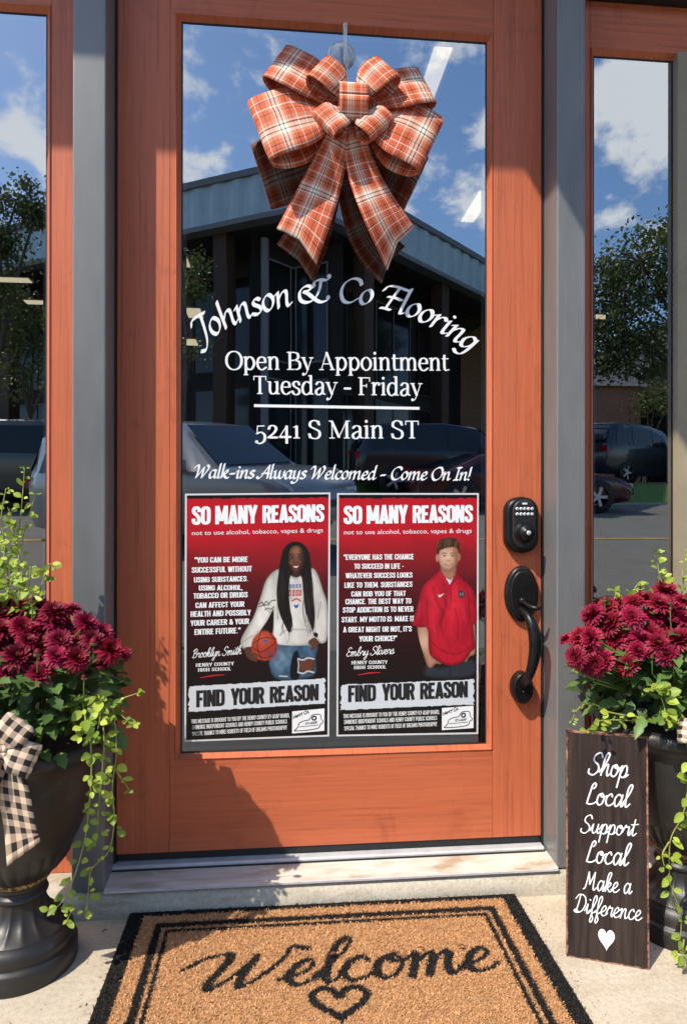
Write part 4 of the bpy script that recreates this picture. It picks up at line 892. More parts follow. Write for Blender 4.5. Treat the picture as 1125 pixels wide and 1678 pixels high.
for j in range(ny_):
    for i in range(nx_):
        a, b = MW*i/(nx_-1), MD*j/(ny_-1); x, y = mat_xy(a, b); k = rg.rand()
        pts.append((x, y, MT-.003+.0025*k)); cols.append(list(mat_color(a, b, k*.5))+[1])
mb.add(pts, [(j*nx_+i, j*nx_+i+1, (j+1)*nx_+i+1, (j+1)*nx_+i) for j in range(ny_-1) for i in range(nx_-1)])
o = len(mb.v); per = [(0, 0), (MW, 0), (MW, MD), (0, MD)]
for k in range(4):
    (a0, b0), (a1, b1) = per[k], per[(k+1) % 4]; p = [mat_xy(a0, b0), mat_xy(a1, b1)]
    mb.add([(p[0][0], p[0][1], .001), (p[1][0], p[1][1], .001), (p[1][0], p[1][1], MT-.001), (p[0][0], p[0][1], MT-.001)], [(0, 1, 2, 3)]); cols += [[.012, .011, .01, 1]]*4
mb.col = cols; build('mat_base', mb, M['coir'], dm)
NT = 62000
aa = rg.rand(NT)*MW; bb = .02+rg.rand(NT)*(MD-.02); ang = rg.rand(NT)*6.283; kk = rg.rand(NT)
mb = MB(); vs = []; cols = []
for n_ in range(NT):
    a, b, th2, k = aa[n_], bb[n_], ang[n_], kk[n_]
    c = list(mat_color(a, b, k*(1.1 if k < .93 else 1.6)))+[1]
    x, y = mat_xy(a, b); z0 = MT-.0035; w = .00055+.0005*k; L = .0025+.0032*rg.rand(); h = .0022+.0028*rg.rand()
    cx, sx = math.cos(th2), math.sin(th2)
    vs += [(x-sx*w, y+cx*w, z0), (x+sx*w, y-cx*w, z0), (x+cx*L*.6+sx*w*.8, y+sx*L*.6-cx*w*.8, z0+h), (x+cx*L*.6-sx*w*.8, y+sx*L*.6+cx*w*.8, z0+h*1.05), (x+cx*L, y+sx*L, z0+h*.95)]
    cols += [c]*5
mb.v = vs; mb.f = [f for n_ in range(NT) for f in ((5*n_, 5*n_+1, 5*n_+2, 5*n_+3), (5*n_+3, 5*n_+2, 5*n_+4))]; mb.m = [0]*len(mb.f); mb.sm = [False]*len(mb.f); mb.col = cols
build('pile', mb, M['coir'], dm)

# ------------------------------------------------------------------ ribbons
def plaid(name, kind):
    m = NM(name, .62, 0, .25); tcn = m.n('ShaderNodeTexCoord'); sp = m.n('ShaderNodeSeparateXYZ'); m.l(tcn.outputs['UV'], sp.inputs[0])
    if kind == 'rust':
        A = (.66, .135, .050, 1); Bk = (.015, .006, .006, 1); Wh = (1.0, .90, .78, 1); Mi = (.78, .36, .23, 1)
        st = [(0, A), (.05, A), (.052, Wh), (.066, Wh), (.068, A), (.15, A), (.152, Bk), (.166, Bk), (.168, A), (.24, A), (.27, Mi), (.30, Wh), (.345, Wh), (.347, Bk), (.360, Bk), (.362, Wh), (.42, Wh), (.422, Bk), (.435, Bk), (.437, Wh), (.48, Wh), (.52, Mi), (.55, A),
              (.64, A), (.642, Bk), (.655, Bk), (.657, A), (.74, A), (.742, Wh), (.758, Wh), (.760, A), (.86, A), (.862, Bk), (.874, Bk), (.876, Wh), (.884, Wh), (.886, A), (1, A)]
        st = [(0, A), (.05, Wh), (.07, A), (.15, Bk), (.168, A), (.235, Mi), (.29, Wh), (.345, Bk), (.366, Wh), (.425, Bk), (.446, Wh), (.475, Mi), (.54, A), (.64, Bk), (.658, A), (.74, Wh), (.76, A), (.86, Bk), (.876, Wh), (.888, A)]
        per, wide = .105, 1
        um, vm = 1.0, 1/per
    else:
        A = (.78, .58, .42, 1); Bk = (.016, .013, .012, 1)
        st = [(0, A), (.5, Bk)]; um, vm = 3.0, 1/.0212
    def stripe(src, k):
        f = m.math('FRACT', m.math('MULTIPLY', src, k)); return m.ramp(f, st, 'CONSTANT')
    a, b = stripe(sp.outputs[0], um), stripe(sp.outputs[1], vm)
    # woven look: fine threads pick the warp or the weft
    wv = m.math('ADD', m.math('MULTIPLY', m.math('SINE', m.math('MULTIPLY', sp.outputs[1], 5200)), .22), .5)
    c = m.mix(a, b, wv)
    if kind == 'rust':
        dk = m.mix(a, b, 1.0, 'MULTIPLY'); c = m.mix(c, m.mix(c, dk, 1.0, 'DARKEN'), .15)
    m.base(c); nn = m.noise(m.coord((1, 1, 1), 'UV'), 300, 2); m.bump(nn, .12, .0006)
    m.p.inputs['Sheen Weight'].default_value = .15
    # thin cloth lets some light through
    td = m.n('ShaderNodeBsdfTranslucent'); m.l(c, td.inputs[0]); mx = m.n('ShaderNodeMixShader'); mx.inputs[0].default_value = .09
    m.l(m.p.outputs[0], mx.inputs[1]); m.l(td.outputs[0], mx.inputs[2]); m.l(mx.outputs[0], m.out.inputs['Surface']); return m.m
M['plaid'] = plaid('rust_plaid_ribbon', 'rust'); M['gingham'] = plaid('black_beige_check_ribbon', 'gingham')
def ribbon_build(name, path, parent, mat, thick=.0006, u0=0.0, edge=True):
    """path: list of (centre, width vector, v); widthways 9 points"""
    mb = MB(); nu = 9; mb.uv = []; v = 0
    for i, (c, w, *rest) in enumerate(path):
        if i: v += (Vector(c)-Vector(path[i-1][0])).length
        for j in range(nu):
            s_ = j/(nu-1)-.5; p = Vector(c)+Vector(w)*s_
            if rest: p = p+Vector(rest[0])*(s_*s_*4) if rest[0] is not None else p
            if rest and len(rest) > 1: p = p+Vector(rest[1](s_))
            mb.v.append(tuple(p)); mb.uv.append((u0+j/(nu-1)*.9999, v))
    n = len(path)
    mb.f = [(i*nu+j, i*nu+j+1, (i+1)*nu+j+1, (i+1)*nu+j) for i in range(n-1) for j in range(nu-1)]; mb.m = [0]*len(mb.f); mb.sm = [True]*len(mb.f)
    ob = build(name, mb, mat, parent)
    so_ = ob.modifiers.new('thickness', 'SOLIDIFY'); so_.thickness = thick; so_.offset = 0
    return ob
def loop_path(cen, d2, w, bulge, twist=0, lean=0, pinch=.22, n=34, sq=.72, flare=0, ripple=0.0, seed=0):
    L = math.hypot(*d2); D = Vector((d2[0]/L, 0, d2[1]/L)); N = Vector((0, -1, 0)); T = D.cross(N)
    D = D*math.cos(lean)+N*math.sin(lean); N = T.cross(D); 
    c_, s_ = math.cos(twist), math.sin(twist); N2 = N*c_+T*s_; T2 = T*c_-N*s_
    out = []; rd = random.Random(seed)
    ph = rd.uniform(0, 6)
    for i in range(n+1):
        t = i/n; r = L*((1-math.cos(2*math.pi*t))/2)**sq; h = bulge*math.sin(2*math.pi*t)*(1+.18*math.sin(4*math.pi*t))
        g = smooth(r/L, 0, .62); ww = w*(pinch+(1-pinch)*g)*(1+flare*(r/L))
        p = Vector(cen)+D*r+N2*h+T2*(ripple*math.sin(5*t+ph))
        cup = N2*(-.006*(1-g)-.002)*(1 if t < .5 else -1)
        am = w*.045*(1-g)**1.0+w*.006; out.append((p, T2*ww, cup, (lambda s_, am=am, N2=N2.copy(), ph=ph, t=t: N2*(am*math.sin(s_*15+ph)+.0012*math.sin(s_*31+t*9+ph)))))
    return out
BC = Vector((.028, -.050, 1.607))
bow = thing('plaid_bow', (.028, -.05, 1.607), 'large rust and white plaid ribbon bow with eight loops hanging on the door glass', 'bow')
def L3(*a, **k): return loop_path(*a, **k)
specs = [ # centre offset, direction, width, bulge, twist, lean
 ((-.010, .004, .012), (-.148, .084), .110, .021, .35, .10), ((-.012, .0, -.004), (-.178, -.056), .142, .024, .20, .16),
 ((.010, .004, .012), (.148, .056), .106, .021, -.35, .10), ((.012, .0, -.004), (.154, -.066), .140, .024, -.20, .16),
 ((-.004, -.014, .014), (-.072, .062), .070, .018, .3, .30), ((.006, -.014, .014), (.070, .070), .070, .018, -.3, .30),
 ((-.004, -.022, -.012), (-.060, -.040), .070, .018, .25, .42), ((.006, -.022, -.012), (.056, -.044), .076, .018, -.25, .42)]
for i, (off, d, w, b, tw, le) in enumerate(specs):
    ribbon_build('loop', loop_path(BC+Vector(off), d, w, b, tw, le, seed=i, ripple=.002, sq=.62 if i < 4 else .6), bow, M['plaid'], u0=0)
kn = []
for i in range(25):
    t = 2*math.pi*i/24; kn.append((Vector((.028, -.094-.022*math.cos(t), 1.612+.036*math.sin(t)*(1 if abs(math.sin(t)) < 2 else 1))), Vector((.058, 0, 0)), None))
ribbon_build('knot', kn, bow, M['plaid'], u0=0)
def tail(p0, p1, mid, w0, w1, notch, side, seed):
    rd = random.Random(seed); path = []; n = 22
    for i in range(n+1):
        t = i/n; c = Vector(p0)*(1-t)**2+Vector(mid)*2*t*(1-t)+Vector(p1)*t*t
        tang = (Vector(mid)-Vector(p0))*(1-t)+(Vector(p1)-Vector(mid))*t; tang.normalize()
        W__ = Vector((tang.z, 0, -tang.x)); W__ = -W__ if W__.x < 0 else W__
        W__ = (W__+Vector((0, .25*math.sin(t*4+seed)*side, 0)))*(w0+(w1-w0)*t**.85)
        k = smooth(t, .72, 1.0)
        f = (lambda s_, k=k, tang=tang.copy(): tang*(k*notch[0]*(abs(s_)*2)+k*notch[1]*s_*2)+Vector((0, -.004*math.cos(s_*3), 0)))
        path.append((c+Vector((0, -.006*math.sin(t*7+seed), 0)), W__, None, f))
    for q in range(len(path)):
        if path[q][2] is None: path[q] = (path[q][0], path[q][1], Vector((0, -.001, 0)), path[q][3])
    return path
ribbon_build('tail', tail((.012, -.062, 1.578), (-.078, -.034, 1.350), (-.024, -.080, 1.47), .036, .112, (.014, .020), 1, 1), bow, M['plaid'])
ribbon_build('tail', tail((.028, -.064, 1.578), (.128, -.036, 1.354), (.050, -.082, 1.45), .036, .106, (.014, -.018), -1, 2.2), bow, M['plaid'])
# suction hook
def clear(name):
    m = NM(name, .08, 0, .6); m.base((.9, .93, .95, 1)); tr = m.n('ShaderNodeBsdfTransparent'); mx = m.n('ShaderNodeMixShader')
    lw = m.n('ShaderNodeLayerWeight'); lw.inputs[0].default_value = .45
    f = m.math('ADD', m.math('MULTIPLY', lw.outputs['Facing'], 1.3), .17); m.l(f, mx.inputs[0]); m.l(tr.outputs[0], mx.inputs[1]); m.l(m.p.outputs[0], mx.inputs[2]); m.l(mx.outputs[0], m.out.inputs['Surface']); return m.m
M['clear'] = clear('clear_plastic')
hk_ = thing('suction_hook', (.0145, .01, 1.776), 'clear round suction cup hook on the glass above the plaid bow', 'hook')
mb = MB(); mb.lathe([(.029, .0105), (.0295, .009), (.027, .006), (.021, .001), (.014, -.004), (.009, -.009), (.0075, -.014), (.0001, -.0145)], .0145, 0, 1.773, 40, axis='y')
mb.lathe([(.0245, .0085), (.0265, .0035), (.0245, .0005), (.0225, .003)], .0145, 0, 1.773, 40, axis='y'); build('suction_cup', mb, M['clear'], hk_)
mb = MB(); mb.box(.0155, .0235, -.0215, -.0155, 1.744, 1.815); mb.tube([(.0195, -.018, 1.812), (.020, -.018, 1.820), (.0195, -.018, 1.823)], [.0045, .0045, .002], 12); build('lever', mb, M['clear'], hk_)
mb = MB(); mb.tube([(.0195, -.018, 1.748), (.0185, -.026, 1.735), (.0195, -.040, 1.728), (.021, -.046, 1.736)], .0035, 10); build('hook_arm', mb, M['clear'], hk_)
rb = []
for i in range(16):
    t = i/15; rb.append((Vector((.0195+.002*math.sin(t*6), -.036-.012*t, 1.738-.10*t)), Vector((math.cos(t*4.5)*.012, math.sin(t*4.5)*.012, 0)), Vector((0, 0, 0))))
ribbon_build('hanging_strip', rb, bow, M['clear'])

# ------------------------------------------------------------------ wooden sign
BL, BR = Vector((.391, -.279, 0)), Vector((.518, -.328, 0)); dS = (BR-BL); wS = dS.length; dS = dS/wS; nS = Vector((-dS.y, dS.x, 0)); HS = .396
upS = (Vector((0, 0, 1))*math.cos(.05)+nS*math.sin(.05)); bkS = upS.cross(dS)*-1; bkS = bkS if bkS.y > 0 else -bkS
sg = thing('wooden_sign', tuple((BL+BR)/2), 'tall narrow dark wooden sign with white script leaning beside the right planter', 'sign')
def S(x, z, d=0): return tuple(BL+dS*x+upS*z+bkS*d)
m = NM('dark_stained_wood', .6, 0, .3); co = m.coord((90, 90, 5)); g = m.noise(co, 1, 6, .6, .4)
m.base(m.ramp(g, [(.3, (.014, .009, .008, 1)), (.5, (.032, .020, .017, 1)), (.68, (.052, .034, .028, 1)), (.8, (.10, .062, .045, 1))])); m.bump(g, .3, .001); M['sign'] = m.m
m = NM('worn_wood_edge', .7); g = m.noise(m.coord((60, 60, 60)), 1, 5, .7); m.base(m.ramp(g, [(.4, (.04, .024, .02, 1)), (.56, (.30, .13, .085, 1)), (.7, (.42, .25, .18, 1))])); M['signedge'] = m.m
mb = MB(); t_ = .012
def sbox(mb, x0, x1, z0, z1, d0, d1, mi=0):
    vs = [S(x0, z0, d0), S(x1, z0, d0), S(x1, z0, d1), S(x0, z0, d1), S(x0, z1, d0), S(x1, z1, d0), S(x1, z1, d1), S(x0, z1, d1)]
    mb.add(vs, [(0,3,2,1),(4,5,6,7),(0,1,5,4),(1,2,6,5),(2,3,7,6),(3,0,4,7)], mi)
sbox(mb, .0015, wS-.0015, .0015, HS-.0015, 0, t_); build('board', mb, M['sign'], sg)
# irregular worn edge, a thin lip round the board whose inner line wanders
mb = MB(); rd = random.Random(8)
for (ax, L) in (('b', wS), ('t', wS), ('l', HS), ('r', HS)):
    n = int(L/.004); pr = None
    for i in range(n+1):
        s_ = L*i/n; w = .0022+.0016*max(0, mnoise.noise((s_*90, ord(ax), 0)))+.0008*rd.random()
        a, b = {'b': ((s_, 0), (s_, w)), 't': ((s_, HS-w), (s_, HS)), 'l': ((0, s_), (w, s_)), 'r': ((wS-w, s_), (wS, s_))}[ax]
        cur = (S(a[0], a[1], -.0006), S(b[0], b[1], -.0006), S(a[0], a[1], t_), S(b[0], b[1], t_))
        if pr: 
            mb.quad(pr[0], cur[0], cur[1], pr[1]); 
            q = 0 if ax in 'bl' else 1
            mb.quad(pr[q], cur[q], cur[q+2], pr[q+2])
        pr = cur
build('worn_edge', mb, M['signedge'], sg)
def sign_pt(u, v):
    d = ray(u, v); n_ = dS.cross(upS); t = (BL-Vector(CAM)).dot(n_)/d.dot(n_); p = Vector(CAM)+d*t-BL; return p.dot(dS), p.dot(upS)
for s, a, b, xh in (('Shop', (962, 1268), (1028, 1275), 20), ('Local', (957, 1317), (1030, 1323), 19.5), ('Support', (950, 1364), (1041, 1370), 16), ('Local', (957, 1412), (1028, 1419), 19.5), ('Make a', (955, 1457), (1034, 1465), 16.5), ('Difference', (939, 1494), (1050, 1509), 16.5)):
    p0, p1 = sign_pt(*a), sign_pt(*b); k = xh*.00108/50; W_ = text_width('brush', s)+4; dx, dz = p1[0]-p0[0], p1[1]-p0[1]; L = math.hypot(dx, dz); kx = L/W_
    mb = MB(); pen_text(mb, 'brush', s, lambda x, y, l: S(p0[0]+dx/L*x*kx-dz/L*y*k, p0[1]+dz/L*x*kx+dx/L*y*k, -.0007-.0004*l), .92 if len(s) < 7 else .86); build('lettering', mb, M['vinyl'], sg)
hp = sign_pt(993, 1541); mb = MB(); hp_ = heart(hp[0], hp[1], .0275, .037, 40); mb.add([S(x, z, -.0008) for x, z in hp_], [tuple(range(40))]); build('painted_heart', mb, M['vinyl'], sg)

# ------------------------------------------------------------------ urns and plants
m = NM('black_resin_urn', .34, 0, .5); co = m.coord(); m.base(m.ramp(m.noise(co, 25, 6), [(.3, (.010, .009, .009, 1)), (.6, (.020, .018, .016, 1)), (.76, (.050, .044, .038, 1))])); m.bump(m.noise(co, 260, 3), .2, .0008)
r = m.n('ShaderNodeMapRange'); m.l(m.noise(co, 8, 5), r.inputs[0]); r.inputs[3].default_value = .28; r.inputs[4].default_value = .62; m.l(r.outputs[0], m.p.inputs['Roughness']); M['urn'] = m.m
m = NM('worn_gold', .5, .4); co = m.coord(); m.base(m.ramp(m.noise(co, 180, 4), [(.42, (.02, .016, .013, 1)), (.56, (.40, .26, .09, 1))])); M['gold'] = m.m
M['soil'] = simple('potting_soil', (.03, .02, .014, 1), .95, 0, .5, 60, .8)
def urn(loc, label):
    q_ = lambda pr: [(r*.93, h) for r, h in pr]
    t = thing('planter_urn', loc, label, 'planter', 'black urn planters beside the door'); x, y, z = loc
    fl = lambda n, a0: (lambda a, h: 1-a0*abs(math.sin(a*n/2))**.7)
    mb = MB(); mb.lathe(q_([(.002, 0), (.100, 0), (.1015, .003), (.1015, .030), (.098, .035), (.0935, .0365), (.093, .040), (.095, .046), (.094, .054), (.088, .062), (.084, .066), (.083, .069)]), x, y, z, 72); build('base', mb, M['urn'], t)
    mb = MB(); mb.lathe(q_([(.083, .0692), (.079, .074), (.068, .081), (.058, .090), (.051, .100), (.046, .112), (.0435, .122)]), x, y, z, 120, flute=lambda a, h: 1-.07*(abs(math.sin(a*8))**.6)*smooth(h, .07, .08)*(1-smooth(h, .105, .12))); build('stem', mb, M['urn'], t)
    mb = MB(); mb.lathe(q_([(.0432, .1205), (.0475, .122), (.0495, .1265), (.0475, .131), (.0435, .133), (.0425, .136), (.046, .139), (.0475, .1435), (.046, .147)]), x, y, z, 64); build('collar', mb, M['urn'], t)
    mb = MB(); mb.lathe(q_([(.0462, .1465), (.050, .1475), (.0535, .151), (.0535, .156)]), x, y, z, 96, flute=lambda a, h: 1-.05*abs(math.sin(a*18))); build('gilt_band', mb, M['gold'], t)
    mb = MB(); mb.lathe(q_([(.050, .1562), (.066, .168), (.083, .188), (.098, .214)]), x, y, z, 192, flute=lambda a, h: 1+.05*abs(math.sin(a*12))*(1-smooth(h, .19, .214))); build('gadroon', mb, M['urn'], t)
    mb = MB(); mb.lathe(q_([(.098, .214), (.106, .228), (.117, .255), (.125, .285), (.130, .315), (.132, .340), (.134, .356), (.139, .366), (.146, .372)]), x, y, z, 72); mb.lathe(q_([(.146, .372), (.138, .375), (.136, .3755)]), x, y, z, 72); build('bowl', mb, M['urn'], t)
    mb = MB(); mb.lathe(q_([(.1465, .3725), (.154, .3735), (.160, .377), (.1635, .3835), (.1635, .390), (.160, .397), (.153, .401), (.146, .400), (.142, .394), (.141, .380)]), x, y, z, 144, flute=lambda a, h: 1+.012*math.sin(a*40)*smooth(h, .374, .384)*(1-smooth(h, .392, .40))); build('rim', mb, M['urn'], t)
    mb = MB(); mb.lathe(q_([(.001, .388), (.07, .386), (.1405, .380)]), x, y, z, 40); build('soil', mb, M['soil'], t)
    return t
UL = Vector((-.568, -.205, 0)); UR = Vector((.645, -.212, 0))
urn(tuple(UL), 'black urn planter left of the door, with a checked bow on its front')
urn(tuple(UR), 'black urn planter right of the door, half hidden by the wooden sign')

def leaf_mat(name, c1, c2, c3, tl=.35, rough=.45):
    m = NM(name, rough, 0, .4); vc = m.n('ShaderNodeVertexColor'); vc.layer_name = 'Col'
    cc = m.ramp(vc.outputs['Color'], [(0, c1), (.5, c2), (1, c3)]); f = m.noise(m.coord(), 90, 3); cc = m.mix(cc, (1.0, 1.0, .8, 1), m.math('MULTIPLY', f, .05)); m.base(cc)
    td = m.n('ShaderNodeBsdfTranslucent'); m.l(cc, td.inputs[0]); mx = m.n('ShaderNodeMixShader'); mx.inputs[0].default_value = tl
    m.l(m.p.outputs[0], mx.inputs[1]); m.l(td.outputs[0], mx.inputs[2]); m.l(mx.outputs[0], m.out.inputs['Surface']); return m.m
M['mumleaf'] = leaf_mat('chrysanthemum_leaf', (.022, .055, .010, 1), (.06, .13, .022, 1), (.14, .26, .04, 1), .25)
M['lime'] = leaf_mat('lime_green_leaf', (.12, .20, .015, 1), (.30, .42, .035, 1), (.55, .66, .08, 1), .4)
M['stem'] = simple('green_stem', (.14, .19, .04, 1), .6, 0, .2, 60)
M['vinestem'] = simple('vine_stem', (.30, .30, .07, 1), .6, 0, .3, 60)
m = NM('crimson_petal', .55, 0, .3); vc = m.n('ShaderNodeVertexColor'); vc.layer_name = 'Col'; oi = m.n('ShaderNodeObjectInfo')
cc = m.ramp(vc.outputs['Color'], [(0, (.07, .001, .010, 1)), (.5, (.19, .003, .020, 1)), (1, (.36, .014, .050, 1))]); hv = m.n('ShaderNodeHueSaturation'); m.l(cc, hv.inputs['Color'])
rr_ = m.n('ShaderNodeMapRange'); m.l(oi.outputs['Random'], rr_.inputs[0]); rr_.inputs[3].default_value = .6; rr_.inputs[4].default_value = 1.2; hh_ = m.n('ShaderNodeMapRange'); m.l(m.math('FRACT', m.math('MULTIPLY', oi.outputs['Random'], 7.3)), hh_.inputs[0]); hh_.inputs[3].default_value = .492; hh_.inputs[4].default_value = .506; m.l(hh_.outputs[0], hv.inputs['Hue']); m.l(rr_.outputs[0], hv.inputs['Value']); m.base(hv.outputs[0])
td = m.n('ShaderNodeBsdfTranslucent'); m.l(hv.outputs[0], td.inputs[0]); mx = m.n('ShaderNodeMixShader'); mx.inputs[0].default_value = .22; m.l(m.p.outputs[0], mx.inputs[1]); m.l(td.outputs[0], mx.inputs[2]); m.l(mx.outputs[0], m.out.inputs['Surface'])
M['petal'] = m.m; M['eye'] = simple('flower_eye', (.35, .16, .05, 1), .7, 0, .4, 300)
def mum_mesh(R, seed):
    rd = random.Random(seed); mb = MB(); cols = []
    rings = [(22, 1.0, .10), (21, .93, .28), (19, .82, .48), (16, .66, .72), (12, .48, .98), (8, .30, 1.2)]
    for ri, (n, Lr, el) in enumerate(rings):
        for k in range(n):
            a = 2*math.pi*(k+.5*(ri % 2)+rd.uniform(-.22, .22))/n; L = R*Lr*rd.uniform(.86, 1.06); w = R*.105*rd.uniform(.8, 1.15); e = el+rd.uniform(-.12, .12)
            ca, sa = math.cos(a), math.sin(a); r0 = R*.05; z = R*.02*ri; cur = []
            base = rd.uniform(.25, .7); x = r0; zz = z; ee = e
            for q in range(5):
                t = q/4; ww = w*(.55+.65*math.sin(math.pi*min(1, .25+.6*t)))*(1 if q < 4 else .42)
                for s_, up in ((-1, .30*ww), (0, 0), (1, .30*ww)):
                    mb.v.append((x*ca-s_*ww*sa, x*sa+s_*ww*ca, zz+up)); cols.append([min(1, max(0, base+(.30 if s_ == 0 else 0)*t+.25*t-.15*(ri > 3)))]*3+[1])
                x += L/4*math.cos(ee); zz += L/4*math.sin(ee); ee -= (.20 if ri < 2 else -.02)
            o = len(mb.v)-15
            for q in range(4):
                for s_ in range(2): mb.f.append((o+q*3+s_, o+q*3+s_+1, o+(q+1)*3+s_+1, o+(q+1)*3+s_)); mb.m.append(0); mb.sm.append(True)
    for k in range(14):
        a = rd.uniform(0, 6.28); r = R*.13*math.sqrt(rd.random()); h = R*rd.uniform(.24, .40); o = mb.add([(r*math.cos(a)+R*.03*math.cos(b), r*math.sin(a)+R*.03*math.sin(b), h) for b in (0, 2.1, 4.2)]+[(r*math.cos(a), r*math.sin(a), h+R*.06)], [(0, 1, 3), (1, 2, 3), (2, 0, 3)], 1); cols += [[.5]*3+[1]]*4
    # calyx
    mb2 = [(R*.16, R*.0), (R*.10, -R*.10), (R*.03, -R*.16)]
    o = len(mb.v); mb.lathe(mb2, 0, 0, 0, 10, 2); cols += [[.3]*3+[1]]*(len(mb.v)-o)
    me = bpy.data.meshes.new('flower'); me.from_pydata(mb.v, [], mb.f); 
    for q in (M['petal'], M['eye'], M['stem']): me.materials.append(q)
    me.polygons.foreach_set('material_index', mb.m); me.polygons.foreach_set('use_smooth', mb.sm)
    ca_ = me.color_attributes.new('Col', 'FLOAT_COLOR', 'POINT'); ca_.data.foreach_set('color', np.array(cols, dtype=np.float32).ravel()); me.update(); return me
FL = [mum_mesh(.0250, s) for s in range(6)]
def leaf(mb, cols, p, d, up, L, Wd, tone, lobed=False, rd=random):
    """one folded leaf: base p, direction d, surface normal about up"""
    d = d.normalized(); s = d.cross(up)
    if s.length < 1e-3: s = d.cross(Vector((1, 0, 0)))
    s.normalize(); n = s.cross(d)
    prof = [(0, .05), (.18, .42), (.34, .50), (.48, .34), (.62, .42), (.78, .26), (1, 0)] if lobed else [(0, .06), (.2, .36), (.45, .5), (.72, .40), (.9, .2), (1, 0)]
    fold = .28; droop = rd.uniform(.02, .30); o = len(mb.v)
    for (t, w) in prof:
        c = p+d*(L*t)-n*(droop*L*t*t)
        for q in (-1, 0, 1):
            mb.v.append(tuple(c+s*(q*w*Wd)+n*(fold*w*Wd*abs(q)))); cols.append([min(1, max(0, tone+(.12 if q == 0 else 0)))]*3+[1])
    for i in range(len(prof)-1):
        for q in (0, 1): mb.f.append((o+i*3+q, o+i*3+q+1, o+(i+1)*3+q+1, o+(i+1)*3+q)); mb.m.append(0); mb.sm.append(True)
def mum_plant(cen, pix, extra, label, seed, lean):
    rd = random.Random(seed); t = thing('chrysanthemum_plant', (cen.x, cen.y, .385), label, 'flowers', 'crimson chrysanthemums in the urns'); root = Vector((cen.x, cen.y, .385)); off = origin[t.name]
    st = MB(); heads = []
    for (u, v) in pix:
        # depth on a dome: lower blooms stand further forward
        k = smooth(v, 960, 1150); y = cen.y-.0-.13*k+rd.uniform(-.03, .02)
        heads.append(at(u, v, y))
    for k in range(extra):
        a = rd.uniform(0, 6.28); r = .19*math.sqrt(rd.random()); y = cen.y+.9*r*math.sin(a); x = cen.x+lean+r*math.cos(a)*1.1
        if y > -.10: y = -.10-rd.random()*.03
        z = .60-1.9*r*r-.02*rd.random()
        if all((Vector((x, y, z))-h).length > .040 for h in heads): heads.append(Vector((x, y, z)))
    for i, h in enumerate(heads):
        me = FL[rd.randrange(6)]; o_ = bpy.data.objects.new('flower', me); C.objects.link(o_); o_.parent = t; o_.location = h-off
        nrm = (h-Vector((cen.x+lean*.6, cen.y+.03, .36))); nrm.normalize(); nrm = (nrm+Vector((rd.uniform(-.5, .5), rd.uniform(-.6, .05), rd.uniform(-.25, .55)))).normalized()
        q = nrm.to_track_quat('Z', 'Y'); o_.rotation_mode = 'QUATERNION'; from mathutils import Quaternion
        o_.rotation_quaternion = q @ Quaternion((0, 0, 1), rd.uniform(0, 6.28)); s_ = rd.uniform(.78, 1.16) if i < len(pix) else rd.uniform(.6, .95); o_.scale = (s_, s_, s_*rd.uniform(.8, 1.1))
        a = h-nrm*.004; b = root+(h-root)*.45+Vector((0, 0, .03)); c = root+Vector((rd.uniform(-.04, .04), rd.uniform(-.04, .04), 0))
        st.tube([a, a-nrm*.03, b, c], [.0013, .0016, .0019, .0022], 5, cap=False)
    for k in range(16):
        h = rd.choice(heads)+Vector((rd.uniform(-.035, .035), rd.uniform(-.03, .0), rd.uniform(-.03, .02))); a = rd.uniform(.0045, .008); bm_ = MB()
        bm_.lathe([(.0004, a*1.1), (a*.55, a*.9), (a*.95, a*.2), (a*.9, -a*.3)], h.x, h.y, h.z, 14, 0, flute=lambda q, z: 1-.12*abs(math.sin(q*5))); bm_.lathe([(a*.98, -a*.1), (a*.9, -a*.7), (a*.2, -a*1.0)], h.x, h.y, h.z, 10, 1)
        bm_.col = [[.55]*3+[1]]*len(bm_.v); build('bud', bm_, [M['petal'], M['stem']], t); st.tube([h-Vector((0, 0, a)), h-Vector((0, 0, .03)), root+(h-root)*.5], [.001, .0012, .0015], 5, cap=False)
    build('stems', st, M['stem'], t)
    mb = MB(); cols = []
    for k in range(1150):
        a = rd.uniform(0, 6.28); r = .155*rd.random()**.6; z = .41+rd.random()*(.15-2.2*r*r)*1.0+.02
        x = cen.x+lean*.7+r*math.cos(a)*1.12; y = cen.y+r*math.sin(a)
        if y > -.085: continue
        if rd.random() < .25: continue
        p = Vector((x, y, z)); d = Vector((math.cos(a)+rd.uniform(-.8, .8), math.sin(a)+rd.uniform(-.8, .8), rd.uniform(-.5, .6)))
        leaf(mb, cols, p, d, Vector((rd.uniform(-.4, .4), rd.uniform(-.6, .1), 1)), rd.uniform(.022, .044), rd.uniform(.016, .03), rd.uniform(.1, .75), True, rd)
    for k in range(14):     # skirt of leaves over the rim
        a = rd.uniform(math.pi*1.0, math.pi*2.0); r = rd.uniform(.12, .165); p = Vector((cen.x+r*math.cos(a), cen.y+r*math.sin(a)*.95, rd.uniform(.395, .43)))
        leaf(mb, cols, p, Vector((math.cos(a), math.sin(a), rd.uniform(-1.2, .1))), Vector((0, -.4, 1)), rd.uniform(.03, .05), rd.uniform(.02, .034), rd.uniform(.3, .9), True, rd)
    mb.col = cols; build('foliage', mb, M['mumleaf'], t)
    return t
pl = [(u/3.357, 750+v/3.357) for u, v in ((40, 815), (95, 870), (215, 820), (240, 890), (375, 845), (345, 920), (470, 915), (250, 950), (70, 1020), (215, 1050), (555, 970), (510, 1010), (600, 1060), (420, 1110), (215, 1190), (30, 1180), (310, 1095), (0, 950), (165, 960), (430, 965), (130, 830), (300, 850), (400, 1010), (120, 935), (10, 870), (150, 1010), (330, 1010), (10, 1060), (290, 900), (90, 1100), (160, 1110))]
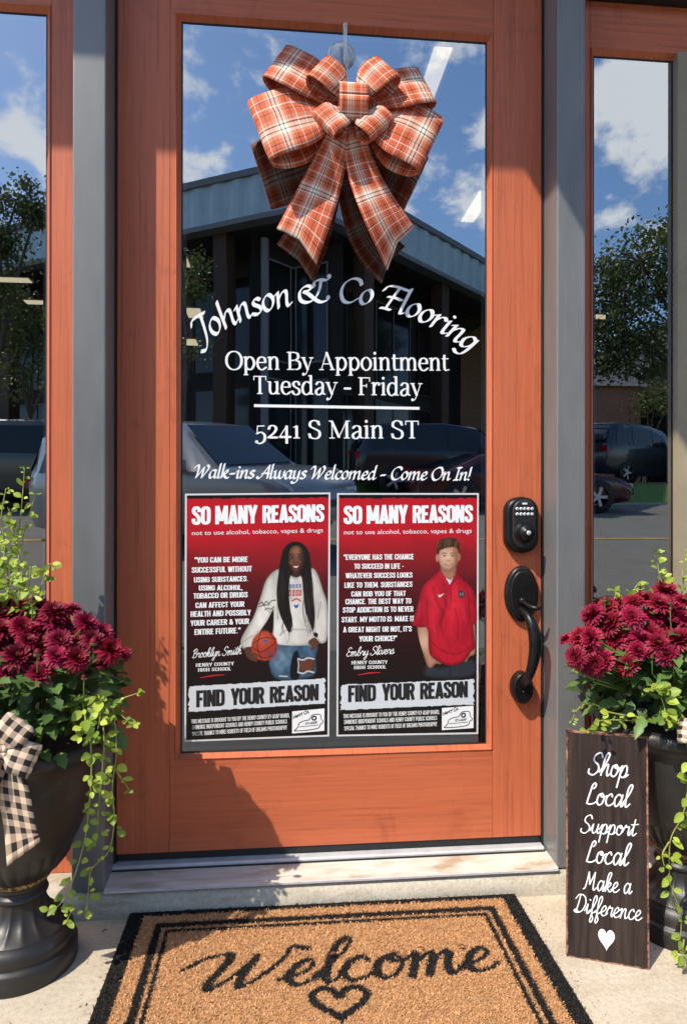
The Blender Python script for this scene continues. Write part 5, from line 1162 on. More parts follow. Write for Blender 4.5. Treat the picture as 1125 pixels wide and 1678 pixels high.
mum_plant(UL, pl, 13, 'crimson chrysanthemums filling the left urn', 5, -.01)
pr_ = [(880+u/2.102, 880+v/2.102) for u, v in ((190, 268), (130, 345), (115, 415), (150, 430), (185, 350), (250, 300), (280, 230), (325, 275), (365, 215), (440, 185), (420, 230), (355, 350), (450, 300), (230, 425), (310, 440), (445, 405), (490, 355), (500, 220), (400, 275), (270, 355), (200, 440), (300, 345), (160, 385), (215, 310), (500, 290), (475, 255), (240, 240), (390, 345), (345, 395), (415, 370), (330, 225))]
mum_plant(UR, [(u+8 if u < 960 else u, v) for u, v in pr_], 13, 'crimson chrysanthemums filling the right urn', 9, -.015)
def polyline(pts, n=8):
    out = []
    for i in range(len(pts)-1):
        p0, p1, p2, p3 = pts[max(i-1, 0)], pts[i], pts[i+1], pts[min(i+2, len(pts)-1)]
        for k in range(n):
            t = k/n; out.append(Vector([.5*((2*p1[j])+(-p0[j]+p2[j])*t+(2*p0[j]-5*p1[j]+4*p2[j]-p3[j])*t*t+(-p0[j]+3*p1[j]-3*p2[j]+p3[j])*t**3) for j in range(3)]))
    out.append(Vector(pts[-1])); return out
def vine_plant(root, strands, label, seed, cat='plant'):
    """strands: (list of (u, v, y), leaf size, leaf spacing, dense)"""
    rd = random.Random(seed); t = thing('trailing_plant', tuple(root), label, cat, 'lime green trailing plants in the urns')
    mb = MB(); cols = []
    for pts, ls, sp, clus in strands:
        ls *= .86; sp *= 1.3; pts = [(u, v, y+.038 if y < -.28 else y) for u, v, y in pts]
        P = polyline([Vector(root)]+[at(u, v, y) for u, v, y in pts] if clus >= 0 else [at(u, v, y) for u, v, y in pts], 8); st = MB(); st.tube(P, [.0017-.0010*i/len(P) for i in range(len(P))], 5); build('stem', st, M['vinestem'], t)
        acc_ = 0
        for i in range(4 if clus >= 0 else 0, len(P)):
            acc_ += (P[i]-P[i-1]).length if i else 0
            if acc_ < sp and i < len(P)-1: continue
            acc_ = 0; tg = (P[i]-P[i-1]).normalized() if i else Vector((0, 0, 1)); k_ = 1-.35*i/len(P)
            for q in range(rd.choice((2, 3, 3, 4)) if abs(clus) > 1 else 2):
                a = rd.uniform(0, 6.28); side = Vector((math.cos(a), -abs(math.sin(a))*.7, rd.uniform(-.5, .5))); d = (side+tg*rd.uniform(-.1, .5)).normalized()
                L = ls*rd.uniform(.5, 1.3)*k_; p = P[i]+d*ls*rd.uniform(.1, .35)+tg*rd.uniform(-.004, .004)
                st_tone = rd.uniform(0, 1)
                leaf(mb, cols, p, d, Vector((rd.uniform(-.4, .4), -.8, rd.uniform(.2, 1))), L, L*rd.uniform(.55, .78), st_tone, False, rd)
    mb.col = cols; build('leaves', mb, M['lime'], t); return t
yv = -.34
vine_plant((UL.x+.08, UL.y-.02, .40), [
  ([(140, 1165, -.33), (148, 1215, -.37), (150, 1260, -.37), (147, 1310, -.36), (140, 1370, -.35), (124, 1430, -.34), (104, 1475, -.33), (85, 1492, -.33)], .024, .020, 2),
  ([(172, 1150, -.30), (188, 1185, -.33), (190, 1240, -.33), (184, 1290, -.33), (187, 1345, -.33), (178, 1395, -.32), (150, 1425, -.32), (145, 1460, -.31), (140, 1495, -.31)], .023, .018, 2),
  ([(160, 1160, -.31), (170, 1200, -.35), (168, 1260, -.35), (162, 1320, -.34), (158, 1380, -.33)], .024, .022, 2),
  ([(150, 1170, -.30), (185, 1150, -.32), (208, 1142, -.33), (226, 1136, -.33)], .020, .014, 2),
  ([(165, 1175, -.30), (190, 1168, -.32), (208, 1180, -.33), (218, 1186, -.33)], .019, .016, 2),
  ([(185, 1255, -.33), (205, 1285, -.33), (214, 1298, -.33)], .017, .02, -2),
  ([(120, 1460, -.33), (118, 1490, -.33), (108, 1512, -.33)], .018, .016, -2),
  ([(130, 1150, -.33), (140, 1180, -.37), (135, 1205, -.38)], .028, .014, 3),
  ([(155, 1140, -.33), (165, 1165, -.36), (160, 1195, -.37)], .026, .014, 3)], 'lime green vine spilling over the front of the left urn down to the concrete', 3)
vine_plant((UR.x+.02, UR.y-.06, .40), [
  ([(1095, 1160, -.36), (1122, 1205, -.40), (1128, 1260, -.40), (1120, 1330, -.39), (1100, 1370, -.37), (1096, 1400, -.37), (1098, 1450, -.37), (1115, 1500, -.37), (1112, 1560, -.37)], .024, .020, 2),
  ([(1110, 1155, -.37), (1135, 1210, -.40), (1140, 1280, -.40), (1150, 1380, -.40)], .025, .018, 3),
  ([(1085, 1130, -.37), (1075, 1125, -.39), (1068, 1130, -.40)], .024, .012, 3),
  ([(1090, 1140, -.36), (1088, 1160, -.39), (1095, 1180, -.40)], .026, .012, 3),
  ([(1010, 1170, -.33), (975, 1155, -.31), (950, 1158, -.30), (936, 1182, -.30)], .016, .016, 2),
  ([(1000, 1180, -.33), (978, 1190, -.35), (962, 1196, -.35)], .018, .014, 2),
  ([(1120, 1540, -.38), (1118, 1570, -.38), (1128, 1600, -.38)], .020, .014, -3),
  ([(1096, 1380, -.37), (1085, 1400, -.37), (1088, 1420, -.37)], .018, .016, -2)], 'lime green vine hanging down the right urn beside the sign', 4)
vine_plant((UL.x+.0, UL.y+.05, .42), [
  ([(22, 1000, -.2), (12, 940, -.19), (22, 880, -.18), (20, 850, -.18), (14, 835, -.18)], .024, .008, 3), ([(0, 1000, -.22), (-5, 940, -.2), (2, 890, -.2)], .024, .008, 3), ([(30, 1000, -.22), (36, 950, -.21), (30, 910, -.2)], .022, .008, 3),
  ([(10, 1000, -.2), (20, 930, -.19), (32, 860, -.18), (38, 800, -.18), (40, 768, -.18)], .019, .014, 2),
  ([(40, 1000, -.2), (30, 950, -.18), (38, 880, -.17), (52, 830, -.17), (60, 808, -.17)], .018, .015, 2),
  ([(0, 980, -.2), (8, 900, -.19), (2, 850, -.19), (10, 800, -.19)], .020, .014, 2),
  ([(60, 1000, -.2), (68, 960, -.19), (80, 925, -.18), (86, 930, -.18)], .021, .012, 2),
  ([(45, 1000, -.22), (48, 960, -.22), (50, 928, -.22)], .024, .012, 3),
  ([(10, 1000, -.22), (16, 965, -.22), (22, 940, -.22)], .024, .010, 3)], 'upright lime green sprigs rising behind the left chrysanthemums', 6)
vine_plant((UR.x-.03, UR.y+.03, .42), [
  ([(1085, 980, -.2), (1080, 945, -.2), (1076, 918, -.2), (1073, 905, -.2)], .020, .010, 2),
  ([(1030, 1000, -.2), (1040, 965, -.2), (1045, 957, -.2)], .021, .010, 3), ([(1010, 1010, -.2), (1008, 975, -.2), (1004, 966, -.2)], .018, .012, 2),
  ([(1115, 980, -.2), (1118, 940, -.2), (1123, 900, -.2)], .020, .010, 3), ([(1060, 990, -.2), (1058, 960, -.2), (1052, 955, -.2)], .022, .010, 3)], 'upright lime green sprigs rising behind the right chrysanthemums', 8)

# checked bows on the urns
def small_bow(base, label, kind):
    t = thing('checked_bow', tuple(base), label, 'bow', 'black and beige checked bows on the urns')
    if kind == 'L':
        for a, d, w, b, tw, le in (((0, 0, 0), (.030, .045), .050, .016, -.1, .3), ((0, -.004, -.004), (.052, -.012), .050, .017, -.4, .3), ((0, 0, 0), (-.05, .03), .05, .016, .3, .3), ((0, -.002, 0), (-.052, -.02), .05, .016, .3, .3)):
            ribbon_build('loop', loop_path(Vector(base)+Vector(a), d, w, b, tw, le, pinch=.35), t, M['gingham'])
        path = []
        for i in range(19):
            s_ = i/18; c = Vector(base)+Vector((.010+.016*s_, .0-.006*math.sin(s_*5), -.008-.158*s_)); k = smooth(s_, .7, 1)
            path.append((c, Vector((.054*(.6+.4*smooth(s_, 0, .4)), -.014, -.006)), Vector((0, -.001, 0)), (lambda q, k=k: Vector((0, 0, k*.024*q*2)))))
        ribbon_build('tail', path, t, M['gingham'])
        path = [(Vector(base)+Vector((-.012-.05*i/12, -.004, -.006-.12*i/12)), Vector((.05, -.01, -.012)), Vector((0, 0, 0))) for i in range(13)]; ribbon_build('tail', path, t, M['gingham'])
        kn_ = [(Vector(base)+Vector((0, -.012-.009*math.cos(2*math.pi*i/14), .014*math.sin(2*math.pi*i/14))), Vector((.022, 0, 0)), Vector((0, 0, 0))) for i in range(15)]; ribbon_build('knot', kn_, t, M['gingham'])
    else:
        for a, d, w, b, tw, le in (((0, 0, 0), (-.036, .014), .040, .014, .3, .3), ((0, 0, 0), (.05, .02), .05, .016, .2, .3)):
            ribbon_build('loop', loop_path(Vector(base)+Vector(a), d, w, b, tw, le, pinch=.35), t, M['gingham'])
        path = [(Vector(base)+Vector((.012, -.004, -.006-.15*i/12)), Vector((.045, -.01, -.004)), Vector((0, 0, 0))) for i in range(13)]; ribbon_build('tail', path, t, M['gingham'])
b0 = at(8, 1226, -.365); small_bow(b0, 'black and beige checked bow on the front of the left urn', 'L')
b1 = at(1143, 1205, -.372); small_bow(b1, 'black and beige checked bow at the edge of the right urn', 'R')

M['dryleaf'] = simple('dried_leaf', (.16, .06, .025, 1), .8, 0, .4, 90)
def dry(u, v, z, L0_, ang_, lab, nm='dry_leaf', mat='dryleaf', grp='dried leaf scraps around the doormat'):
    L = L0_*.8; p = atz(u, v, z); rd = random.Random(int(u)); mb = MB(); d = Vector((math.cos(ang_), math.sin(ang_), 0)); s_ = Vector((-d.y, d.x, 0)); n = 7
    for i in range(n):
        t = i/(n-1); w = L*.28*math.sin(math.pi*min(1, t*.92+.06))*rd.uniform(.8, 1.15); c_ = p+d*(L*(t-.5))+Vector((0, 0, .002*math.sin(t*3.1)+.001))
        mb.v += [tuple(c_-s_*w+Vector((0, 0, .002))), tuple(c_), tuple(c_+s_*w+Vector((0, 0, .0015)))]
    mb.f = [(i*3+j, i*3+j+1, i*3+j+4, i*3+j+3) for i in range(n-1) for j in (0, 1)]; mb.m = [0]*len(mb.f); mb.sm = [True]*len(mb.f)
    build(nm, mb, M[mat], label=lab, cat='leaf' if nm == 'dry_leaf' else 'petal', group=grp)
dry(545, 1566, .018, .016, .4, 'small curled brown leaf on the doormat by the letter c of Welcome'); dry(486, 1562, .018, .010, 1.2, 'tiny brown leaf scrap on the doormat over the letter l of Welcome')
dry(690, 1556, .018, .013, -.3, 'thin brown leaf scrap on the doormat above the letter m of Welcome'); dry(755, 1553, .018, .016, .1, 'thin brown leaf scrap on the doormat near its right border')
dry(172, 1528, .002, .012, .7, 'small brown leaf scrap on the concrete between the left urn and the doormat')

# grit, coir crumbs and fibres lying on the concrete
rd = random.Random(21); mb = MB(); cols = []
for k in range(420):
    if rd.random() < .55:
        a, b_ = rd.choice(((rd.uniform(-.03, 0), rd.uniform(0, MD)), (MW+rd.uniform(0, .03), rd.uniform(0, MD)))); x, y = mat_xy(a+(rd.gauss(0, .012)), b_)
    else: x, y = rd.uniform(-.62, .62), rd.uniform(-.44, -.1)
    if 0 < mat_uv((x, y))[0] < MW: continue
    an = rd.uniform(0, 6.28); L = rd.uniform(.001, .0055) if rd.random() < .6 else rd.uniform(.0008, .002); w = rd.uniform(.0003, .0007); cx, sx = math.cos(an)*L, math.sin(an)*L; o = len(mb.v); z = .0006
    col = list(rd.choice(((.40, .22, .09), (.12, .07, .04), (.03, .025, .02), (.25, .2, .15))))+[1]
    mb.v += [(x-sx*w/L, y+cx*w/L, z), (x+sx*w/L, y-cx*w/L, z), (x+cx+sx*w/L, y+sx-cx*w/L, z+.001), (x+cx-sx*w/L, y+sx+cx*w/L, z+.0012)]; cols += [col]*4; mb.f.append((o, o+1, o+2, o+3)); mb.m.append(0); mb.sm.append(False)
mb.col = cols; build('grit', mb, M['coir'], kind='stuff', label='scattered grit and loose coir fibres on the concrete', cat='grit')
# ------------------------------------------------------------------ across the street (seen in the glass)
def rf(u, v, Y):                    # the real point whose mirror image lies behind photo pixel u, v
    d = ray(u, v); t = (Y+2*GY-CAM[1])/d.y; p = Vector(CAM)+d*t; return Vector((p.x, -Y, p.z))
gz = far_z
M['ribmetal'] = simple('ribbed_metal_siding', (.42, .52, .56, 1), .45, .3, .08, 3)
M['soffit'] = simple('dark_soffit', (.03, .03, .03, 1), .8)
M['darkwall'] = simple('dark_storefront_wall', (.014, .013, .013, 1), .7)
M['column'] = simple('brown_column', (.06, .032, .02, 1), .7)
M['greycol'] = simple('pale_column', (.17, .18, .20, 1), .6)
m = NM('dark_window_glass', .08, 0, .6); m.base((.012, .014, .016, 1)); M['dglass'] = m.m
K = rf(506, 261, 16); Lp = rf(71, 378, 20.5); Rp = rf(789, 416, 22.4); zt_ = K.z; zb_ = rf(500, 344, 16).z
b = thing('office_building', (K.x, K.y, 1.2), 'large building across the street with a ribbed pale metal roof band', 'building')
def face(P, Q, ext, outward):
    P = Vector((P.x, P.y, 0)); Q = Vector((Q.x, Q.y, 0)); d = (Q-P); L = d.length*ext; d.normalize(); n = outward
    mb = MB(); k = int(L/.32); vs = []
    for i in range(2*k+1):
        p = P+d*(L*i/(2*k))+n*(.05 if i % 4 in (1, 2) else 0); vs += [(p.x, p.y, zb_+.12), (p.x, p.y, zt_-.1)]
    mb.add(vs, [(2*i, 2*i+2, 2*i+3, 2*i+1) for i in range(2*k)]); build('ribbed_fascia', mb, M['ribmetal'], b)
    mb = MB(); 
    for z0, z1, o in ((zb_-.02, zb_+.12, .09), (zt_-.1, zt_+.08, .11)):
        e = n*o; i_ = n*-.3; mb.add([tuple(P+e+Vector((0, 0, z0))), tuple(P+d*L+e+Vector((0, 0, z0))), tuple(P+d*L+i_+Vector((0, 0, z0))), tuple(P+i_+Vector((0, 0, z0))), tuple(P+e+Vector((0, 0, z1))), tuple(P+d*L+e+Vector((0, 0, z1))), tuple(P+d*L+i_+Vector((0, 0, z1))), tuple(P+i_+Vector((0, 0, z1)))], [(0,3,2,1),(4,5,6,7),(0,1,5,4),(1,2,6,5),(2,3,7,6),(3,0,4,7)])
    build('edge_trim', mb, M['greycol'], b)
    # recessed wall with window bays, columns in front
    W0 = P-n*2.2; mb = MB()
    def pl(s_, off, z): q = W0+d*s_+n*off; return (q.x, q.y, z)
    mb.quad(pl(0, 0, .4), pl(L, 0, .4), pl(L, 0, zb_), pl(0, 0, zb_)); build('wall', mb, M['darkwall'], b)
    for i in range(int(L/2.6)):
        s0 = .5+i*2.6
        for (z0, z1) in ((1.6, 4.6), (5.2, 8.0)):
            mb = MB(); mb.quad(pl(s0, .04, z0), pl(s0+2.0, .04, z0), pl(s0+2.0, .04, z1), pl(s0, .04, z1)); w_ = build('window', mb, M['dglass'], b)
            mb = MB()
            for a0, a1, c0, c1 in ((s0-.06, s0, z0-.06, z1+.06), (s0+2, s0+2.06, z0-.06, z1+.06), (s0, s0+2, z0-.06, z0), (s0, s0+2, z1, z1+.06), (s0+.97, s0+1.03, z0, z1)): mb.quad(pl(a0, .07, c0), pl(a1, .07, c0), pl(a1, .07, c1), pl(a0, .07, c1))
            build('frame', mb, M['column'] if i % 2 else M['greycol'], w_)
    for i in range(1, int(L/4.2)+1):
        q = W0+d*(i*4.2-1.3)+n*1.7; mb = MB(); a_, c_ = d*.22, n*.22
        pts = [q-a_-c_, q+a_-c_, q+a_+c_, q-a_+c_]; mb.prism([(p.x, p.y) for p in pts], 2, .4, zb_-.02); build('column', mb, M['column'], b)
dl = Vector((Lp.x-K.x, Lp.y-K.y, 0)).normalized(); dr_ = Vector((Rp.x-K.x, Rp.y-K.y, 0)).normalized()
nl = Vector((-dl.y, dl.x, 0)); nl = nl if nl.y > 0 else -nl; nr = Vector((-dr_.y, dr_.x, 0)); nr = nr if nr.y > 0 else -nr
face(K, Lp, 2.3, nl); face(K, Rp, 1.25, nr)
Lq = Vector((K.x, K.y, 0))+(Vector((Lp.x-K.x, Lp.y-K.y, 0)))*2.3; Rq = Vector((K.x, K.y, 0))+(Vector((Rp.x-K.x, Rp.y-K.y, 0)))*1.25
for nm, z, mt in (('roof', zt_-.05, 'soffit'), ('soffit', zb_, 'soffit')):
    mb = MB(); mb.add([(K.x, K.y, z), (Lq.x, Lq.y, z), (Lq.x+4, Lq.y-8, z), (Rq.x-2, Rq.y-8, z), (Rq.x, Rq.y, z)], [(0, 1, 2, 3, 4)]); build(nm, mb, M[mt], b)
mb = MB()
for q0, q1 in (((Lq.x, Lq.y), (Lq.x+4, Lq.y-8)), ((Rq.x, Rq.y), (Rq.x-2, Rq.y-8))): mb.quad((q0[0], q0[1], .4), (q1[0], q1[1], .4), (q1[0], q1[1], zt_), (q0[0], q0[1], zt_))
build('end_wall', mb, M['brick'], b)
q = rf(430, 700, 15.2); mb = MB(); mb.lathe([(.11, 0), (.11, 7.2)], q.x, -15.2-2.3, 1.2, 16); build('pale_column', mb, M['greycol'], b)

# brick house with gable
hx = rf(985, 650, 31).x
h_ = thing('brick_house', (hx+1, -33, 2.2), 'red brick house with a grey roof behind the parked cars across the street', 'house')
mb = MB(); mb.box(hx-7, hx+2.6, -38, -32, 2.0, 7.4); mb.add([(hx+2.6, -32, 7.4), (hx+2.6, -38, 7.4), (hx+2.6, -35, 8.9), (hx-7, -32, 7.4), (hx-7, -38, 7.4), (hx-7, -35, 8.9)], [(0, 1, 2), (3, 5, 4)]); build('wall', mb, M['brick'], h_)
M['shingle'] = simple('grey_shingles', (.13, .13, .135, 1), .9, 0, .2, 8)
mb = MB(); mb.quad((hx-7.3, -31.6, 7.25), (hx+2.9, -31.6, 7.25), (hx+2.9, -35, 8.98), (hx-7.3, -35, 8.98)); mb.quad((hx-7.3, -38.4, 7.25), (hx-7.3, -35, 8.98), (hx+2.9, -35, 8.98), (hx+2.9, -38.4, 7.25)); build('roof', mb, M['shingle'], h_)
for wx in (hx-5.2, hx-2.6, hx+.2):
    mb = MB(); mb.box(wx, wx+1.3, -32.02, -31.96, 3.2, 5.0); w_ = build('window', mb, M['dglass'], h_)
    mb = MB(); 
    for a in ((wx-.1, wx, 3.1, 5.1), (wx+1.3, wx+1.4, 3.1, 5.1), (wx, wx+1.3, 3.1, 3.2), (wx, wx+1.3, 5.0, 5.1), (wx+.62, wx+.68, 3.2, 5.0)): mb.box(a[0], a[1], -31.95, -31.93, a[2], a[3])
    build('frame', mb, M['vinyl'], w_)
g_ = thing('grey_building', (hx+7.5, -31, 2.2), 'low grey building with a white awning at the right behind the trees', 'building')
mb = MB(); mb.box(hx+3.5, hx+14, -38, -30, 2.0, 8.6); build('wall', mb, M['darkwall'], g_)
mb = MB(); mb.prism([(-30, 8.2), (-29.4, 8.2), (-29.6, 9.6), (-30, 10.4), (-38.4, 10.4), (-38.4, 8.6)], 0, hx+3.2, hx+14.4); build('roof', mb, M['shingle'], g_)
mb = MB(); mb.prism([(-29.9, 6.9), (-28.6, 6.0), (-28.6, 5.8), (-29.9, 5.8)], 0, hx+2.9, hx+5.2); build('awning', mb, M['vinyl'], g_)

# cars
def car(name, x, Y, L, H, Wd, col, label, kind='suv', flip=False, rz=0, pitch=True):
    t = thing(name, (x, -Y, gz(Y)), label, 'car'); s = L/4.6; hk2 = H/1.7; hw = Wd/2
    tilt = math.atan(.1) if pitch else 0; t.rotation_euler = (-tilt, 0, rz+(math.pi if flip else 0)); off = origin[t.name]
    pm = NM('car_paint', .25, .2, .6); pm.base(col); pm.p.inputs['Coat Weight'].default_value = .6
    if kind == 'suv': st = [(-2.3, .45, .80, .86, .80), (-2.22, .30, .98, 1.30, .88), (-2.0, .28, 1.02, 1.60, .93), (-1.5, .26, 1.03, 1.69, .98), (-.2, .24, 1.03, 1.70, 1), (.55, .24, 1.02, 1.60, 1), (1.25, .24, 1.02, 1.04, 1), (1.9, .26, .96, .97, .97), (2.2, .30, .80, .81, .90), (2.3, .42, .62, .63, .80)]
    else: st = [(-2.3, .45, .80, .82, .80), (-2.22, .30, .95, .98, .9), (-1.7, .26, .98, 1.02, .95), (-1.0, .24, .98, 1.40, .98), (-.2, .22, .97, 1.46, 1), (.45, .22, .95, 1.36, 1), (1.2, .22, .93, .95, 1), (1.9, .25, .86, .87, .97), (2.2, .3, .70, .71, .9), (2.3, .42, .56, .57, .8)]
    P = lambda x_, y_, z_: (off.x+x_*s, off.y+y_, off.z+z_*hk2)
    mb = MB(); vs = []
    for (x_, zb, zk, zr, wf) in st:
        w = hw*wf; rw = w*(.80 if zr > zk+.15 else .96)
        for (y_, z_) in ((-w*.94, zb), (-w, zb+.18), (-w, zk-.12), (-w*.97, zk), (-rw, zr-.04), (-rw*.9, zr), (rw*.9, zr), (rw, zr-.04), (w*.97, zk), (w, zk-.12), (w, zb+.18), (w*.94, zb)): vs.append(P(x_, y_, z_))
    n = 12; fs = [(i*n+k, i*n+(k+1) % n, (i+1)*n+(k+1) % n, (i+1)*n+k) for i in range(len(st)-1) for k in range(n)]+[tuple(range(n-1, -1, -1)), tuple((len(st)-1)*n+k for k in range(n))]
    mb.add(vs, fs, 0, True); build('body', mb, pm.m, t)
    def roofw(x_, f):
        for a, c in zip(st[:-1], st[1:]):
            if a[0] <= x_ <= c[0]:
                k = (x_-a[0])/(c[0]-a[0]); zk = a[2]+(c[2]-a[2])*k; zr = a[3]+(c[3]-a[3])*k; w = hw*(a[4]+(c[4]-a[4])*k); rw = w*.80
                return (w*.97+(rw-w*.97)*f)+.012, zk+(zr-.04-zk)*f
    spans = ((-1.95, -1.25), (-1.15, -.25), (-.15, .62)) if kind == 'suv' else ((-1.3, -.3), (-.2, .6))
    for sd_ in (-1, 1):
        for (a, c) in spans:
            mb = MB(); pts = []
            for (x_, f) in ((a, .08), (c, .08), (c-(.0 if c < .5 else .12), .88), (a+(.0 if a > -1.2 else .15), .88)):
                r = roofw(x_, f if x_ < .5 or f < .5 else .7); pts.append(P(x_, sd_*r[0], r[1]))
            mb.quad(*pts); build('side_window', mb, M['dglass'], t)
    ws0, ws1 = ((.60, 1.57), (1.22, 1.06)) if kind == 'suv' else ((.5, 1.33), (1.16, .98))
    mb = MB(); mb.quad(P(ws1[0], -hw*.86, ws1[1]+.02), P(ws1[0], hw*.86, ws1[1]+.02), P(ws0[0]+.03, hw*.70, ws0[1]+.02), P(ws0[0]+.03, -hw*.70, ws0[1]+.02)); build('windscreen', mb, M['dglass'], t)
    mb = MB(); rz0, rz1 = ((-2.25, 1.10), (-2.05, 1.50)) if kind == 'suv' else ((-1.66, 1.03), (-1.05, 1.36))
    mb.quad(P(rz0[0]-.03, hw*.78, rz0[1]), P(rz0[0]-.03, -hw*.78, rz0[1]), P(rz1[0]-.03, -hw*.70, rz1[1]), P(rz1[0]-.03, hw*.70, rz1[1])); build('rear_window', mb, M['dglass'], t)
    for wx in (-1.42, 1.45):
        for sd_ in (-1, 1):
            mb = MB(); y0 = sd_*(hw-.20); 
            mb.lathe([(.20, -.0), (.33, .0), (.35, .03), (.35, .19), (.33, .22), (.21, .22)] if sd_ > 0 else [(.20, 0), (.33, 0), (.35, -.03), (.35, -.19), (.33, -.22), (.21, -.22)], off.x+wx*s, off.y+y0, off.z+.35, 28, axis='y'); w_ = build('wheel', mb, M['gasket'], t)
            mb = MB()
            yy = off.y+y0+sd_*.2
            for k in range(5):
                a = k*2*math.pi/5; c0, s0 = math.cos(a), math.sin(a); mb.add([(off.x+wx*s+.04*c0-.03*s0, yy, off.z+.35+.04*s0+.03*c0), (off.x+wx*s+.04*c0+.03*s0, yy, off.z+.35+.04*s0-.03*c0), (off.x+wx*s+.21*c0+.035*s0, yy, off.z+.35+.21*s0-.035*c0), (off.x+wx*s+.21*c0-.035*s0, yy, off.z+.35+.21*s0+.035*c0)], [(0, 1, 2, 3)])
            mb.lathe([(.001, 0), (.06, 0)], off.x+wx*s, yy+.002*sd_, off.z+.35, 16, axis='y'); build('rim', mb, M['alu'], w_)
    for sd_ in (-1, 1):
        mb = MB(); mb.box(*sorted((P(-2.31, 0, 0)[0], P(-2.22, 0, 0)[0])), *sorted((off.y+sd_*hw*.60, off.y+sd_*hw*.86)), off.z+.86*hk2, off.z+1.02*hk2); build('tail_light', mb, M['taillight'], t)
        mb = MB(); mb.box(*sorted((P(2.16, 0, 0)[0], P(2.27, 0, 0)[0])), *sorted((off.y+sd_*hw*.50, off.y+sd_*hw*.80)), off.z+.60*hk2, off.z+.72*hk2); build('headlight', mb, M['alu'], t)
        mb = MB(); mb.box(P(.72, 0, 0)[0]-.08, P(.72, 0, 0)[0]+.08, *sorted((off.y+sd_*(hw*.96), off.y+sd_*(hw+.16))), off.z+1.03*hk2, off.z+1.17*hk2); build('mirror', mb, pm.m, t, bevel=.02)
    return t
M['taillight'] = simple('red_lens', (.35, .01, .01, 1), .2)
car('parked_car', -1.30, 7.9, 4.4, 1.66, 1.85, (.28, .30, .33, 1), 'white suv parked across the street, seen in the door glass behind the lettering', 'suv', rz=R_(33))
x1 = rf(1012, 780, 12.8).x
car('parked_car', x1-2.3, 12.9, 4.6, 1.45, 1.8, (.06, .008, .012, 1), 'dark maroon car at the far kerb, in the left of the right window', 'sedan')
x2 = rf(975, 780, 19.7).x
car('parked_car', x2+1.0, 19.6, 4.6, 1.85, 1.9, (.04, .045, .05, 1), 'dark grey suv in the car park, in the middle of the right window', 'suv', rz=R_(-28))
car('parked_car', x2+4.7, 18.6, 4.6, 1.6, 1.9, (.012, .012, .014, 1), 'black suv in the car park, at the right of the right window', 'suv', rz=R_(-6))
car('parked_car', rf(735, 730, 14.6).x, 15.1, 4.6, 1.7, 1.9, (.02, .02, .024, 1), 'black suv seen in the door glass right of the address line', 'suv')
car('parked_car', rf(120, 730, 13.0).x, 13.2, 4.8, 1.8, 1.9, (.10, .10, .095, 1), 'dark grey suv at the far kerb, in the left window above the plants', 'suv')

# trees
m = NM('tree_bark', .9); f = m.noise(m.coord((8, 8, 2)), 2, 6, .6); m.base(m.ramp(f, [(.3, (.05, .035, .025, 1)), (.7, (.16, .12, .085, 1))])); m.bump(f, .6, .02); M['bark'] = m.m
M['treeleaf'] = leaf_mat('tree_leaf', (.035, .055, .012, 1), (.09, .115, .022, 1), (.20, .22, .045, 1), .45)
def tree(base, blobs, nclus, label, seed, ls=.11, name='tree', cat='tree', leaf_n=46, dead=0):
    """blobs: (centre, radius) of the crown; limbs run to every clump"""
    rd = random.Random(seed); t = thing(name, tuple(base), label, cat, 'trees across the street'); base = Vector(base)
    tk = MB(); top = sum((Vector(b_[0]) for b_ in blobs), Vector())/len(blobs); H = top.z-base.z
    fork = base+Vector(((top.x-base.x)*.35, (top.y-base.y)*.35, H*.45)); tk.tube(polyline([base, base+(fork-base)*.5+Vector((rd.uniform(-.1, .1), 0, 0)), fork], 4), [.16*(1-.05*i)*H/7 for i in range(9)], 10)
    clus = []
    for i in range(nclus):
        c, r = blobs[i % len(blobs)]; v = Vector((rd.gauss(0, 1), rd.gauss(0, 1), rd.gauss(0, 1))).normalized()*r*rd.uniform(.35, 1.05)**.8; clus.append(Vector(c)+v)
    for c, r in blobs:
        c = Vector(c); tk.tube(polyline([fork, fork+(c-fork)*.5+Vector((rd.uniform(-.2, .2), rd.uniform(-.2, .2), .2)), c], 3), [.08*H/7, .07*H/7, .06*H/7, .05*H/7, .04*H/7, .035*H/7, .025*H/7], 7)
    for p in clus[::2]:
        c = min((Vector(b_[0]) for b_ in blobs), key=lambda q: (q-p).length); tk.tube([c, c+(p-c)*.6, p], [.03*H/7, .02*H/7, .008*H/7], 5, cap=False)
    build('trunk', tk, M['bark'], t)
    mb = MB(); cols = []
    for p in clus:
        cr_ = rd.uniform(.22, .5)*ls/.11*1.0; tone = rd.uniform(.1, .8)
        for k in range(leaf_n):
            q = p+Vector((rd.gauss(0, 1)*cr_*.6, rd.gauss(0, 1)*cr_*.6, rd.gauss(0, 1)*cr_*.45)); a = Vector((rd.gauss(0, 1), rd.gauss(0, 1), rd.gauss(0, 1)-.3)).normalized(); s_ = a.cross(Vector((rd.gauss(0, 1), rd.gauss(0, 1), rd.gauss(0, 1)))).normalized()
            L = ls*rd.uniform(.6, 1.3); o = len(mb.v); tt = min(1, max(0, tone+rd.uniform(-.25, .25)))
            mb.v += [tuple(q), tuple(q+a*L*.5+s_*L*.3), tuple(q+a*L), tuple(q+a*L*.5-s_*L*.3)]; cols += [[tt]*3+[1]]*4; mb.f.append((o, o+1, o+2, o+3)); mb.m.append(0); mb.sm.append(False)
    mb.col = cols; build('crown', mb, M['treeleaf'], t); return t
def B(u, v, Y, r): p = rf(u, v, Y); return ((p.x, p.y, p.z), r)
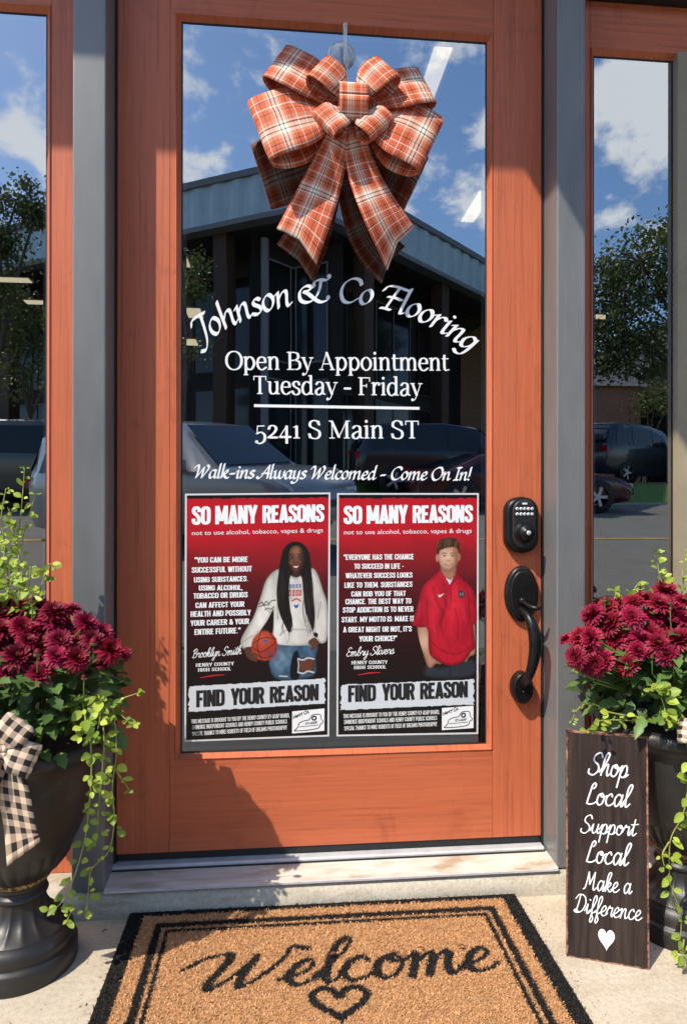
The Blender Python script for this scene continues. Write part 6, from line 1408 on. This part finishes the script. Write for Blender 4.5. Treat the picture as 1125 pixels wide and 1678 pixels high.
bx = rf(1210, 700, 22); tree((bx.x, -22, gz(22)), [B(1050, 430, 22, 1.25), B(1000, 470, 22, 1.0), B(1020, 530, 21.5, 1.2), B(1080, 480, 22.5, 1.5), B(1115, 410, 22, 1.2), B(985, 580, 21.5, .9), B(1060, 570, 22, 1.2), B(1150, 500, 22, 1.6), B(960, 500, 22.5, 1.1), B(1130, 380, 22, .8)], 300, 'broad green tree filling the sky side of the right window', 31, .17)
bx = rf(1075, 700, 26); tree((bx.x, -27, gz(27)), [B(1075, 640, 27, .7), B(1060, 665, 27, .6), B(1092, 660, 27, .6)], 26, 'small leafy tree in front of the grey building, in the right window', 37, .14)
bx = rf(-20, 700, 15); tree((bx.x, -14.8, gz(14.8)), [B(-10, 360, 14.8, .8), B(25, 330, 14.8, .55), B(-30, 430, 14.8, 1.1), B(8, 400, 14.8, .35), B(-25, 490, 14.4, .8), B(58, 352, 14.8, .22)], 120, 'green tree whose crown tops the left side of the left window', 33, .10)
bx = rf(58, 700, 16); tree((bx.x, -15.8, gz(15.8)), [B(55, 560, 15.6, .9), B(30, 600, 15.6, .8), B(85, 560, 15.6, .8), B(60, 520, 15.8, .5), B(5, 570, 15.8, .9), B(30, 500, 15.8, .4)], 90, 'dark leafy tree low in the left window under the metal roof band', 35, .10)
bx = rf(312, 700, 17); tree((bx.x, -14.8, gz(14.8)), [B(305, 440, 14.8, .35), B(318, 480, 14.8, .4), B(300, 500, 14.8, .5), B(322, 430, 14.8, .25), B(310, 570, 14.8, .4)], 30, 'thin leafy tree at the left edge of the door glass', 36, .09)
# far wood behind everything, nobody could count its trees
rd = random.Random(77); mb = MB(); cols = []
for k in range(9000):
    x = rd.uniform(-110, 110); Y = rd.uniform(58, 72); h = 2.5+6.5*(.6+.4*mnoise.noise((x*.12, 0, 3)))*rd.random()**.6; p = Vector((x, -Y, h)); a = Vector((rd.gauss(0, 1), rd.gauss(0, 1), rd.gauss(0, 1))).normalized(); s_ = a.cross(Vector((0, 1, .2))).normalized(); L = rd.uniform(.5, 1.3); o = len(mb.v); tt = rd.random()
    mb.v += [tuple(p), tuple(p+a*L*.5+s_*L*.4), tuple(p+a*L), tuple(p+a*L*.5-s_*L*.4)]; cols += [[tt]*3+[1]]*4; mb.f.append((o, o+1, o+2, o+3)); mb.m.append(0); mb.sm.append(False)
mb.col = cols; build('far_wood', mb, M['treeleaf'], kind='stuff', label='distant line of trees beyond the houses', cat='trees')
